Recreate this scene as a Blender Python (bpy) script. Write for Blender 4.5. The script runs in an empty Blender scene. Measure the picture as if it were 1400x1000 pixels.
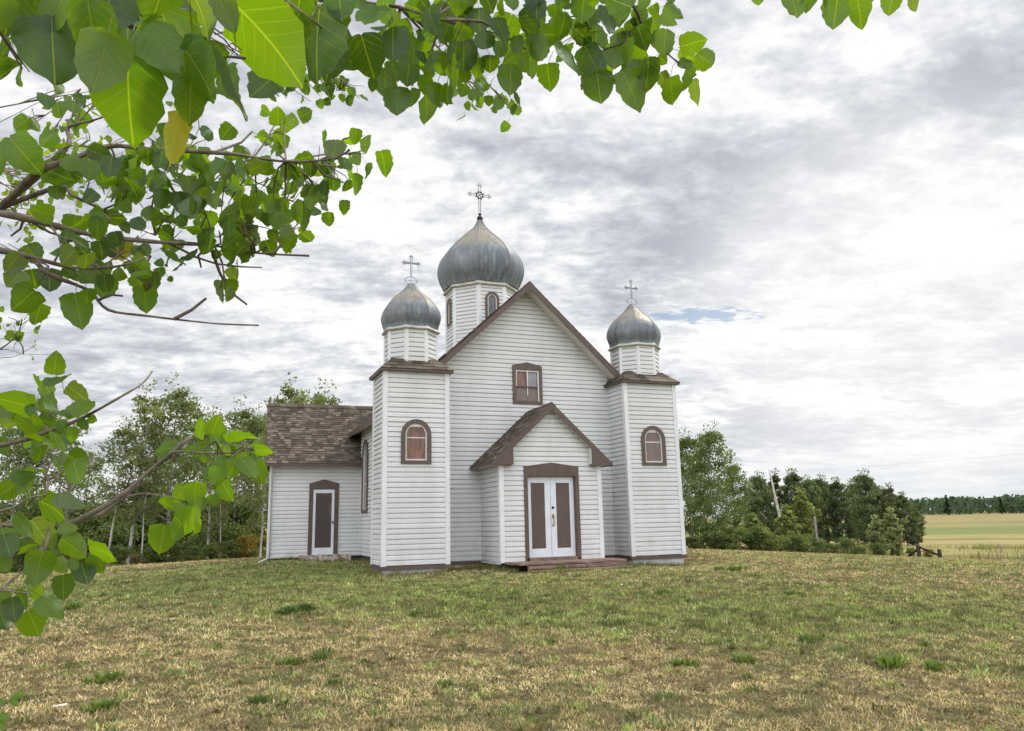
import bpy, math, random
import numpy as np
from math import radians as R, sin, cos, pi

scene = bpy.context.scene
COL = scene.collection

# ------------------------------------------------------------------ camera
CAM = np.array([-7.8816, -19.3583, 0.9513])
YAW, PITCH, ROLL, FPX = R(21.123), R(11.551), R(1.241), 1045.207
_r0 = np.array([cos(YAW), -sin(YAW), 0.0])
_f0 = np.array([sin(YAW) * cos(PITCH), cos(YAW) * cos(PITCH), sin(PITCH)])
_u0 = np.array([-sin(YAW) * sin(PITCH), -cos(YAW) * sin(PITCH), cos(PITCH)])
CR = _r0 * cos(ROLL) - _u0 * sin(ROLL)
CU = _r0 * sin(ROLL) + _u0 * cos(ROLL)
CF = _f0
cam_data = bpy.data.cameras.new('camera')
cam = bpy.data.objects.new('camera', cam_data)
COL.objects.link(cam)
from mathutils import Matrix, Vector
cam.matrix_world = Matrix(((CR[0], CU[0], -CF[0], CAM[0]), (CR[1], CU[1], -CF[1], CAM[1]),
                           (CR[2], CU[2], -CF[2], CAM[2]), (0, 0, 0, 1)))
cam_data.sensor_width = 36
cam_data.lens = 36 * FPX / 1400
cam_data.clip_start = 0.05
cam_data.clip_end = 8000
scene.camera = cam


def ray(u, v):
    return CF + CR * ((u - 700) / FPX) - CU * ((v - 500) / FPX)


def at(u, v, d):
    """A place seen at pixel (u, v) of the photograph, d metres in front of the lens."""
    return CAM + ray(u, v) * d


# ------------------------------------------------------------------ world, sun, exposure
SUN_EL, SUN_AZ = R(48), R(74)          # azimuth clockwise from +Y; behind the church, to the right
world = bpy.data.worlds.new("World")
scene.world = world
world.use_nodes = True
nt = world.node_tree
nt.nodes.clear()


class NT:
    def __init__(s, tree):
        s.t = tree

    def n(s, typ, **kw):
        nd = s.t.nodes.new(typ)
        for k, v in kw.items():
            setattr(nd, k, v)
        return nd

    def put(s, sock, v):
        if hasattr(v, 'is_linked') or hasattr(v, 'links'):
            s.t.links.new(v, sock)
        else:
            sock.default_value = v

    def m(s, op, a, b=None, c=None, clamp=False):
        nd = s.n('ShaderNodeMath', operation=op, use_clamp=clamp)
        s.put(nd.inputs[0], a)
        if b is not None:
            s.put(nd.inputs[1], b)
        if c is not None:
            s.put(nd.inputs[2], c)
        return nd.outputs[0]

    def mix(s, f, a, b, blend='MIX'):
        nd = s.n('ShaderNodeMix', data_type='RGBA', blend_type=blend)
        s.put(nd.inputs[0], f)
        s.put(nd.inputs[6], a if not isinstance(a, tuple) else (*a, 1)[:4])
        s.put(nd.inputs[7], b if not isinstance(b, tuple) else (*b, 1)[:4])
        return nd.outputs[2]

    def noise(s, vec, scale, detail=4, rough=.5, dist=0, dim='3D'):
        nd = s.n('ShaderNodeTexNoise', noise_dimensions=dim)
        if vec is not None:
            s.put(nd.inputs['Vector'], vec)
        nd.inputs['Scale'].default_value = scale
        nd.inputs['Detail'].default_value = detail
        nd.inputs['Roughness'].default_value = rough
        nd.inputs['Distortion'].default_value = dist
        return nd.outputs[0]

    def ramp(s, f, stops, interp='LINEAR'):
        nd = s.n('ShaderNodeValToRGB')
        nd.color_ramp.interpolation = interp
        el = nd.color_ramp.elements
        while len(el) < len(stops):
            el.new(.5)
        for e, (p, c) in zip(el, stops):
            e.position = p
            e.color = (*c, 1)[:4] if isinstance(c, tuple) else (c, c, c, 1)
        s.put(nd.inputs[0], f)
        return nd.outputs[0]

    def smooth(s, f, a, b, lo=0., hi=1.):
        nd = s.n('ShaderNodeMapRange', interpolation_type='SMOOTHSTEP')
        s.put(nd.inputs[0], f)
        nd.inputs[1].default_value = a
        nd.inputs[2].default_value = b
        nd.inputs[3].default_value = lo
        nd.inputs[4].default_value = hi
        return nd.outputs[0]

    def dot(s, vec, d):
        nd = s.n('ShaderNodeVectorMath', operation='DOT_PRODUCT')
        s.put(nd.inputs[0], vec)
        nd.inputs[1].default_value = tuple(d)
        return nd.outputs['Value']

    def comb(s, x, y, z):
        nd = s.n('ShaderNodeCombineXYZ')
        for i, q in enumerate((x, y, z)):
            s.put(nd.inputs[i], q)
        return nd.outputs[0]

    def sep(s, vec):
        nd = s.n('ShaderNodeSeparateXYZ')
        s.put(nd.inputs[0], vec)
        return nd.outputs

    def vscale(s, vec, sc):
        nd = s.n('ShaderNodeVectorMath', operation='MULTIPLY')
        s.put(nd.inputs[0], vec)
        nd.inputs[1].default_value = sc
        return nd.outputs[0]


def unit(v):
    v = np.array(v, float)
    return v / np.linalg.norm(v)


w = NT(nt)
geo = w.n('ShaderNodeTexCoord').outputs['Generated']
nrm = w.n('ShaderNodeVectorMath', operation='NORMALIZE')
w.put(nrm.inputs[0], geo)
dirv = nrm.outputs[0]
az_r, az_f = np.array([cos(YAW), -sin(YAW), 0]), np.array([sin(YAW), cos(YAW), 0])
X = w.dot(dirv, az_r)
Y = w.dot(dirv, az_f)
Z = w.sep(dirv)[2]
zz = w.m('ADD', w.m('MAXIMUM', Z, 0.0), 0.17)
px = w.m('DIVIDE', X, zz)
py = w.m('DIVIDE', Y, zz)
pl = w.comb(px, py, 0.0)
sheet = w.vscale(w.comb(w.m('MULTIPLY_ADD', py, -.38, px), py, 0.0), (.8, 1.0, 1))
n1 = w.noise(sheet, 1.6, 6, .52, .3)
n2 = w.noise(w.vscale(pl, (.85, 1.15, 1)), 6.2, 6, .6, .35)
n3 = w.noise(w.vscale(pl, (1.0, 1.2, 1)), 14.0, 4, .6, .2)
n4 = w.noise(w.vscale(pl, (1.0, 1.25, 1)), 31.0, 3, .6, .15)
cl = w.m('ADD', w.m('MULTIPLY', n1, .50), w.m('ADD', w.m('MULTIPLY', n2, .26), w.m('ADD', w.m('MULTIPLY', n3, .15), w.m('MULTIPLY', n4, .09))))
# heavier and thinner places in the cloud deck
for u_, v_, wu_, wv_, am_ in ((1010, 285, 130, 75, -.075), (1130, 345, 60, 28, -.05), (1330, 105, 130, 70, -.05), (690, 200, 150, 60, -.035), (880, 340, 120, 40, -.04), (480, 420, 120, 60, -.035), (140, 520, 140, 50, -.03),
                              (1275, 190, 70, 22, .07), (1225, 85, 75, 30, .06), (800, 130, 150, 35, .03), (1010, 170, 120, 22, .03), (330, 480, 160, 40, .03), (1330, 300, 120, 50, .05), (600, 300, 60, 30, .02)):
    cd_ = unit(ray(u_, v_))
    vx_ = w.dot(dirv, CR - CF * np.dot(CR, cd_) / np.dot(CF, cd_))
    vy_ = w.dot(dirv, CU - CF * np.dot(CU, cd_) / np.dot(CF, cd_))
    vy_ = w.m('MULTIPLY_ADD', vx_, -.18, vy_)
    e2_ = w.m('ADD', w.m('POWER', w.m('DIVIDE', vx_, wu_ / FPX), 2), w.m('POWER', w.m('DIVIDE', vy_, wv_ / FPX), 2))
    g_ = w.m('MULTIPLY', w.m('POWER', 2.718, w.m('MULTIPLY', e2_, -.7)), w.m('GREATER_THAN', w.dot(dirv, cd_), 0.2))
    cl = w.m('MULTIPLY_ADD', g_, am_, cl)
cloud = w.ramp(cl, [(.395, (.455, .485, .55)), (.443, (.58, .605, .66)), (.486, (.75, .768, .805)), (.528, (.95, .955, .96)), (.60, (1.14, 1.13, 1.11))])
# thin bright veil low on the right (the sun stands above it behind the cloud)
glowd = unit(ray(1230, 450))
gl = w.smooth(w.dot(dirv, glowd), .955, .992)
cloud = w.mix(w.m('MULTIPLY', gl, .5), cloud, (1.12, 1.11, 1.09))
gl2 = w.smooth(w.dot(dirv, unit(ray(1350, 60))), .84, 1.0)
cloud = w.mix(w.m('MULTIPLY', gl2, .12), cloud, (1.02, 1.02, 1.03))
# low bank near the horizon: pale grey haze
lowm = w.smooth(Z, .012, .13, 1, 0)
lown = w.ramp(w.noise(w.comb(w.m('MULTIPLY', X, 3.0), w.m('MULTIPLY', Z, 26.0), Y), 2.2, 5, .55, .2), [(.35, (.70, .735, .78)), (.6, (.92, .93, .93))])
cloud = w.mix(w.m('MULTIPLY', lowm, .7), cloud, lown)
# brighter overhead and behind the viewer, gain added out of view to fill the facade
back = w.smooth(Y, .35, -.75, 0, 1)
zen = w.smooth(Z, .58, .95, 0, 1)
gain = w.m('ADD', 1.0, w.m('ADD', w.m('MULTIPLY', back, 1.15), w.m('MULTIPLY', zen, .55)))
mulc = w.n('ShaderNodeVectorMath', operation='SCALE')
w.put(mulc.inputs[0], cloud)
w.put(mulc.inputs['Scale'], w.m('MULTIPLY', gain, 10.0))
sky = w.n('ShaderNodeTexSky', sky_type='NISHITA', sun_disc=False, sun_elevation=SUN_EL, sun_rotation=SUN_AZ)
# one torn gap in the cloud
gap_d = unit(ray(958, 431))
gx = w.dot(dirv, CR - CF * np.dot(CR, gap_d) / np.dot(CF, gap_d))
gy = w.dot(dirv, CU - CF * np.dot(CU, gap_d) / np.dot(CF, gap_d))
gy = w.m('MULTIPLY_ADD', gx, .02, gy)
gd = w.m('POWER', w.m('ADD', w.m('POWER', w.m('DIVIDE', gx, .070), 2), w.m('POWER', w.m('DIVIDE', gy, .0095), 2)), .5)
gn = w.noise(w.comb(w.m('MULTIPLY', gx, 30.0), w.m('MULTIPLY', gy, 130.0), 0.0), 1.0, 4, .6, .3)
gap = w.m('MULTIPLY', w.smooth(w.m('ADD', gd, w.m('MULTIPLY', w.m('SUBTRACT', gn, .5), 3.6)), .55, 1.05, 1, 0), w.smooth(gd, 1.2, 1.7, 1, 0))
skyc = w.mix(w.m('MULTIPLY', gap, .75), mulc.outputs[0], sky.outputs[0])
bg = w.n('ShaderNodeBackground')
w.put(bg.inputs[0], skyc)
bg.inputs[1].default_value = 0.1
w.t.links.new(bg.outputs[0], w.n('ShaderNodeOutputWorld').inputs[0])

sun_data = bpy.data.lights.new('sun', 'SUN')
sun_data.energy = 2.7
sun_data.angle = R(12)
sun_data.color = (1.0, .95, .86)
sun = bpy.data.objects.new('sun', sun_data)
COL.objects.link(sun)
sd = Vector((sin(SUN_AZ) * cos(SUN_EL), cos(SUN_AZ) * cos(SUN_EL), sin(SUN_EL)))
sun.rotation_euler = sd.to_track_quat('Z', 'Y').to_euler()
sun.location = (30, 10, 40)

scene.view_settings.view_transform = 'Standard'
scene.view_settings.look = 'None'
scene.view_settings.exposure = 0.0
scene.view_settings.gamma = 1.0
scene.render.engine = 'CYCLES'
scene.cycles.max_bounces = 8
scene.cycles.diffuse_bounces = 4
scene.cycles.transmission_bounces = 6
scene.cycles.transparent_max_bounces = 8
scene.cycles.use_denoising = True


# ------------------------------------------------------------------ materials
def mat(name):
    m_ = bpy.data.materials.new(name)
    m_.use_nodes = True
    m_.node_tree.nodes.clear()
    t = NT(m_.node_tree)
    out = t.n('ShaderNodeOutputMaterial')
    return m_, t, out


def principled(t, out, col, rough=.6, metal=0., bump=None, bump_d=.01, spec=.5):
    p = t.n('ShaderNodeBsdfPrincipled')
    t.put(p.inputs['Base Color'], (*col, 1)[:4] if isinstance(col, tuple) else col)
    t.put(p.inputs['Roughness'], rough)
    t.put(p.inputs['Metallic'], metal)
    p.inputs['Specular IOR Level'].default_value = spec
    if bump is not None:
        b = t.n('ShaderNodeBump')
        b.inputs['Strength'].default_value = 1
        b.inputs['Distance'].default_value = bump_d
        t.put(b.inputs['Height'], bump)
        t.put(p.inputs['Normal'], b.outputs[0])
    t.t.links.new(p.outputs[0], out.inputs[0])
    return p


def attr(t, name='col'):
    return t.n('ShaderNodeAttribute', attribute_name=name).outputs['Color']


def objc(t):
    return t.n('ShaderNodeTexCoord').outputs['Object']


M = {}


def simple(name, col, rough=.6, metal=0., var=.12, scale=3., fine=None, spec=.5):
    m_, t, o = mat(name)
    v = objc(t)
    n = t.noise(v, scale, 5, .6)
    lo = tuple(c * (1 - var) for c in col)
    hi = tuple(c * (1 + var) for c in col)
    c = t.mix(t.smooth(n, .3, .7), lo, hi)
    f = t.noise(v, fine or 40, 3, .6)
    c = t.mix(t.m('MULTIPLY', f, var), c, tuple(x * .6 for x in col))
    principled(t, o, c, rough, metal, f, .002, spec)
    M[name] = m_
    return m_


# vinyl siding: off white, faint grime, greenish near the ground
m_, t, o = mat('white_siding')
v = objc(t)
x, y, z = t.sep(v)
n = t.noise(t.vscale(v, (1, 1, .35)), 1.3, 5, .6)
c = t.mix(t.smooth(n, .35, .7), (.675, .685, .695), (.59, .60, .605))
streak = t.noise(t.vscale(v, (9, 9, .5)), 1.0, 4, .65)
c = t.mix(t.m('MULTIPLY', t.smooth(streak, .56, .78), .26), c, (.50, .49, .43))
splash = t.m('MULTIPLY', t.smooth(z, .05, .75, 1, 0), t.smooth(t.noise(v, 3.5, 5, .65), .46, .72))
c = t.mix(t.m('MULTIPLY', splash, .5), c, (.40, .41, .30))
rowv = t.noise(t.comb(t.m('MULTIPLY', x, .18), t.m('MULTIPLY', y, .18), t.m('MULTIPLY', t.m('FLOOR', t.m('DIVIDE', z, .122)), 3.7)), 1.0, 0, .5)
c = t.mix(t.m('MULTIPLY', t.smooth(rowv, .3, .7), .14), c, (.49, .49, .485))
principled(t, o, c, .48, 0, t.noise(t.vscale(v, (1.2, 1.2, 6)), 3.0, 3, .5), .006, .35)
M['white_siding'] = m_
simple('white_trim', (.70, .71, .73), .45, 0, .06, 2.0)
simple('soffit_white', (.62, .61, .57), .6, 0, .07, 2.0)
simple('brown_paint', (.098, .066, .054), .5, 0, .16, 4.0)
simple('brown_panel', (.098, .064, .053), .42, 0, .14, 1.5)
simple('dark_panel', (.045, .033, .028), .16, 0, .25, 2.5)
simple('door_white', (.68, .71, .78), .4, 0, .05, 3.0)
simple('sash_white', (.62, .61, .58), .5, 0, .15, 9.0)
simple('brass', (.50, .34, .10), .35, .9, .3, 20)
simple('dark_metal', (.03, .03, .034), .5, .6, .2, 10)
simple('silver_metal', (.22, .23, .26), .45, .7, .2, 10)
simple('foundation', (.58, .59, .60), .85, 0, .22, 5.0)
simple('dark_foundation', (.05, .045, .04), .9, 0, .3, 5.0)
simple('weathered_wood', (.21, .135, .105), .85, 0, .35, 4.0)
simple('grey_wood', (.30, .275, .245), .9, 0, .35, 6.0)
simple('dark_post', (.045, .036, .03), .9, 0, .3, 6.0)
simple('bark_grey', (.16, .14, .11), .9, 0, .4, 9.0)
simple('pale_chip', (.62, .56, .47), .8, 0, .25, 20)
simple('wire', (.25, .25, .26), .6, 0, .1, 1)

m_, t, o = mat('step_stone')
v = objc(t)
c = t.mix(t.smooth(t.noise(v, 5, 6, .65), .36, .62), (.62, .58, .52), (.16, .105, .08))
principled(t, o, c, .9, 0, t.noise(v, 9, 5, .6), .03)
M['step_stone'] = m_

m_, t, o = mat('step_plank')
v = objc(t)
g = t.noise(t.vscale(v, (1.2, 14, 14)), 2.0, 5, .6)
c = t.mix(t.smooth(g, .3, .7), (.12, .068, .052), (.29, .20, .16))
c = t.mix(t.m('MULTIPLY', t.smooth(t.noise(v, 2.2, 4, .6), .5, .7), .6), c, (.40, .33, .27))
principled(t, o, c, .85, 0, g, .006)
M['step_plank'] = m_

m_, t, o = mat('shingle')
v = objc(t)
c = t.mix(t.m('MULTIPLY', t.noise(v, 60, 3, .7), .7), attr(t), (.05, .042, .036))
c = t.mix(t.m('MULTIPLY', t.smooth(t.noise(v, .8, 4, .6), .5, .75), .25), c, (.10, .10, .085))
principled(t, o, c, .95, 0, t.noise(v, 90, 2, .6), .004, .2)
M['shingle'] = m_


def dome_mat(name, seed):
    m_, t, o = mat(name)
    v = objc(t)
    x, y, z = t.sep(v)
    base = attr(t)
    st = t.noise(t.vscale(v, (7, 7, .7)), 1.0, 5, .65, .2)
    c = t.mix(t.m('MULTIPLY', t.smooth(st, .40, .68), .55), base, (.30, .325, .345))
    gr = t.noise(t.vscale(v, (2.2, 2.2, 1.2)), 1.6 + seed * .1, 6, .7, .3)
    c = t.mix(t.m('MULTIPLY', t.smooth(gr, .46, .66), .5), c, (.125, .15, .175))
    # ochre lichen and rust gathered on the upper shoulder (height in own coordinates, 0 foot .. 1 tip)
    hz = t.n('ShaderNodeAttribute', attribute_name='hgt').outputs['Fac']
    band = t.m('MULTIPLY', t.smooth(hz, .42, .60), t.smooth(hz, .76, .95, 1, .25))
    ru = t.noise(t.vscale(v, (3, 3, 2.2)), 1.9 + seed * .13, 6, .68, .4)
    c = t.mix(t.m('MULTIPLY', band, t.smooth(ru, .36, .56)), c, (.27, .235, .17))
    c = t.mix(t.m('MULTIPLY', t.m('MULTIPLY', band, t.smooth(ru, .60, .74)), .8), c, (.23, .125, .055))
    jn = t.m('FRACT', t.m('ADD', t.m('MULTIPLY', hz, 4.3), t.m('MULTIPLY', t.noise(t.vscale(v, (2.2, 2.2, 0)), 1.0, 1, .4), 1.6)))
    c = t.mix(t.m('MULTIPLY', t.smooth(t.m('ABSOLUTE', t.m('SUBTRACT', jn, .5)), .008, .02, 1, 0), .55), c, (.07, .08, .09))
    spl = t.smooth(t.noise(t.vscale(v, (4, 4, 3)), 2.6, 5, .75), .60, .66)
    c = t.mix(t.m('MULTIPLY', spl, .35), c, (.33, .36, .38))
    rough = t.m('MULTIPLY_ADD', gr, .3, .36)
    principled(t, o, c, rough, .35, t.noise(v, 5, 4, .6), .012, .5)
    M[name] = m_


dome_mat('dome_metal', 0)
simple('seam_metal', (.20, .21, .215), .5, .35, .2, 6.0)
simple('cornice_metal', (.50, .49, .44), .55, .25, .2, 6.0)


def pane_mat(name, a, b, sc, rough=.22):
    m_, t, o = mat(name)
    v = objc(t)
    c = t.mix(t.smooth(t.noise(t.vscale(v, (3, 3, .8)), sc, 4, .6, .3), .35, .68), a, b)
    principled(t, o, c, rough, 0, t.noise(v, 6, 2, .5), .004)
    M[name] = m_


pane_mat('pane_rust', (.11, .055, .042), (.235, .105, .068), 3.0)
pane_mat('pane_mauve', (.14, .095, .09), (.185, .125, .115), 2.0)
pane_mat('pane_grey', (.20, .205, .215), (.30, .30, .31), 2.0)
pane_mat('pane_dark', (.045, .05, .06), (.16, .16, .165), 5.0, .1)

# door glass: dark brown with a reddish reflection painted into its colour
m_, t, o = mat('side_door_glass')
v = objc(t)
c = t.mix(t.smooth(t.noise(v, 1.9, 3, .6, .6), .54, .66), (.062, .045, .037), (.15, .085, .064))
principled(t, o, c, .45, 0)
M['side_door_glass'] = m_


def leafy(name, trans=.42, gloss=.06, veins=False, tmul=(1.5, 1.7, .55)):
    m_, t, o = mat(name)
    c = attr(t)
    hv = t.noise(objc(t), 1.1 if not veins else 30, 3, .5)
    c = t.mix(t.m('MULTIPLY', hv, .25), c, (.10, .15, .03) if not veins else (.06, .12, .02))
    if veins:
        uv = t.sep(t.n('ShaderNodeUVMap').outputs[0])
        au = t.m('ABSOLUTE', t.m('SUBTRACT', uv[0], .5))
        mid = t.smooth(au, .006, .022, 1, 0)
        ph = t.m('FRACT', t.m('MULTIPLY', t.m('SUBTRACT', uv[1], t.m('MULTIPLY', au, .62)), 6.5))
        side = t.m('MULTIPLY', t.smooth(t.m('ABSOLUTE', t.m('SUBTRACT', ph, .5)), .02, .085, 1, 0), t.smooth(uv[1], .04, .75, .75, .25))
        vv = t.m('MAXIMUM', mid, t.m('MULTIPLY', side, .55))
        vo = t.n('ShaderNodeTexVoronoi', feature='DISTANCE_TO_EDGE')
        t.put(vo.inputs['Vector'], t.comb(t.m('MULTIPLY', uv[0], 16.0), t.m('MULTIPLY', uv[1], 16.0), 0.0))
        c = t.mix(t.m('MULTIPLY', t.smooth(vo.outputs['Distance'], .0, .09, 1, 0), .22), c, (.22, .30, .06))
        c = t.mix(t.m('MULTIPLY', t.smooth(t.noise(t.comb(uv[0], uv[1], t.m('MULTIPLY', t.sep(objc(t))[0], 3.0)), 2.6, 3, .6), .45, .75), .35), c, (.12, .17, .02))
        blot = t.smooth(t.noise(objc(t), 55, 4, .7), .70, .78)
        c = t.mix(t.m('MULTIPLY', vv, .5), c, (.30, .38, .10))
        c = t.mix(t.m('MULTIPLY', blot, .35), c, (.10, .06, .02))
        bumpn = t.n('ShaderNodeBump')
        bumpn.inputs['Distance'].default_value = .0012
        t.put(bumpn.inputs['Height'], vv)
    tc = t.n('ShaderNodeVectorMath', operation='MULTIPLY')
    t.put(tc.inputs[0], c)
    tc.inputs[1].default_value = tmul
    d = t.n('ShaderNodeBsdfDiffuse')
    t.put(d.inputs[0], c)
    tr = t.n('ShaderNodeBsdfTranslucent')
    t.put(tr.inputs[0], tc.outputs[0])
    mx = t.n('ShaderNodeMixShader')
    mx.inputs[0].default_value = trans
    t.t.links.new(d.outputs[0], mx.inputs[1])
    t.t.links.new(tr.outputs[0], mx.inputs[2])
    gl = t.n('ShaderNodeBsdfGlossy')
    gl.inputs['Roughness'].default_value = .38
    gl.inputs[0].default_value = (.9, .95, 1, 1)
    mx2 = t.n('ShaderNodeMixShader')
    mx2.inputs[0].default_value = gloss
    if veins:
        t.put(d.inputs['Normal'], bumpn.outputs[0])
        t.put(gl.inputs['Normal'], bumpn.outputs[0])
    t.t.links.new(mx.outputs[0], mx2.inputs[1])
    t.t.links.new(gl.outputs[0], mx2.inputs[2])
    t.t.links.new(mx2.outputs[0], o.inputs[0])
    M[name] = m_


leafy('poplar_leaf', .58, .025, True, (2.5, 2.35, .2))
leafy('tree_leaf', .45, .015, False, (1.35, 1.42, .7))
leafy('grass_blade', .25, .02, False, (1.2, 1.2, .7))

# pale aspen bark with dark scars
m_, t, o = mat('aspen_bark')
v = objc(t)
c = t.mix(t.smooth(t.noise(t.vscale(v, (2, 2, 5)), 2.2, 4, .6), .56, .66), (.47, .455, .41), (.05, .045, .04))
c = t.mix(t.m('MULTIPLY', t.noise(v, 1.0, 3, .5), .4), c, (.22, .21, .17))
principled(t, o, c, .85)
M['aspen_bark'] = m_

m_, t, o = mat('branch_bark')
v = objc(t)
c = t.mix(t.smooth(t.noise(v, 30, 5, .65), .35, .65), (.075, .058, .045), (.19, .155, .115))
c = t.mix(t.m('MULTIPLY', t.smooth(t.noise(v, 4, 3, .5), .45, .65), .5), c, (.24, .215, .165))
principled(t, o, c, .85, 0, t.noise(v, 70, 4, .6), .002)
M['branch_bark'] = m_

# ground: cut lawn near the church, hay and crop fields beyond
m_, t, o = mat('ground')
v = t.n('ShaderNodeNewGeometry').outputs['Position']
gx_, gy_, gz_ = t.sep(v)
fd = unit([sin(YAW + R(28)), cos(YAW + R(28)), 0])
rd = unit([cos(YAW + R(28)), -sin(YAW + R(28)), 0])
s_ = t.m('SUBTRACT', t.dot(v, fd), float(np.dot(CAM, fd)))
q_ = t.m('SUBTRACT', t.dot(v, rd), float(np.dot(CAM, rd)))
wob = t.m('ADD', s_, t.m('MULTIPLY', t.m('SUBTRACT', t.noise(v, .02, 4, .6), .5), t.m('MULTIPLY', s_, .22)))
lawn = t.mix(t.smooth(t.noise(v, .35, 6, .65), .38, .62), (.19, .145, .07), (.11, .125, .04))
lawn = t.mix(t.smooth(t.noise(v, 9.0, 6, .75), .42, .66), lawn, (.055, .042, .022))
lawn = t.mix(t.m('MULTIPLY', t.smooth(t.noise(v, 38.0, 4, .75), .5, .72), .5), lawn, (.28, .22, .115))
fld = t.ramp(t.m('DIVIDE', wob, 600.0), [(.0, (.27, .235, .09)), (.09, (.33, .285, .12)), (.125, (.36, .305, .135)), (.15, (.38, .315, .15)), (.157, (.15, .135, .05)), (.165, (.36, .30, .13)),
                                        (.205, (.31, .275, .11)), (.235, (.175, .20, .07)), (.36, (.145, .185, .065)), (.42, (.31, .25, .115)), (.50, (.19, .20, .08)), (.56, (.30, .24, .115)), (.9, (.26, .22, .11))])
dk = t.m('MULTIPLY', t.smooth(t.m('ABSOLUTE', t.m('ADD', t.m('SUBTRACT', s_, 215.0), t.m('MULTIPLY', q_, .45))), 0, 16, 1, 0), t.smooth(q_, -14, -30))
fld = t.mix(t.m('MULTIPLY', dk, .85), fld, (.10, .11, .035))
fld = t.mix(t.smooth(t.noise(t.comb(t.m('MULTIPLY', q_, .07), t.m('MULTIPLY', s_, .22), 0.0), 1.0, 8, .8), .44, .64), fld, (.155, .165, .055))
fld = t.mix(t.m('MULTIPLY', t.smooth(t.noise(v, .7, 5, .8), .45, .7), .5), fld, (.30, .25, .12))
dist = t.n('ShaderNodeVectorMath', operation='DISTANCE')
t.put(dist.inputs[0], t.comb(gx_, gy_, 0.0))
dist.inputs[1].default_value = (-2, -2, 0)
lm = t.smooth(t.m('ADD', dist.outputs['Value'], t.m('MULTIPLY', t.noise(v, .3, 3, .5), 5.0)), 27, 34)
c = t.mix(lm, lawn, fld)
principled(t, o, c, 1.0, 0, t.noise(v, 14, 5, .7), .05, .1)
M['ground'] = m_


# ------------------------------------------------------------------ object helpers
def obj(name, me, parent=None, loc=None):
    ob = bpy.data.objects.new(name, me)
    COL.objects.link(ob)
    if parent is not None:
        ob.parent = parent
    if loc is not None:
        ob.location = loc
    return ob


def empty(name, loc=(0, 0, 0)):
    ob = bpy.data.objects.new(name, None)
    ob.empty_display_size = .3
    COL.objects.link(ob)
    ob.location = loc
    return ob


def tag(ob, label=None, cat=None, group=None, kind=None):
    if label:
        ob['label'] = label
    if cat:
        ob['category'] = cat
    if group:
        ob['group'] = group
    if kind:
        ob['kind'] = kind
    return ob


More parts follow.
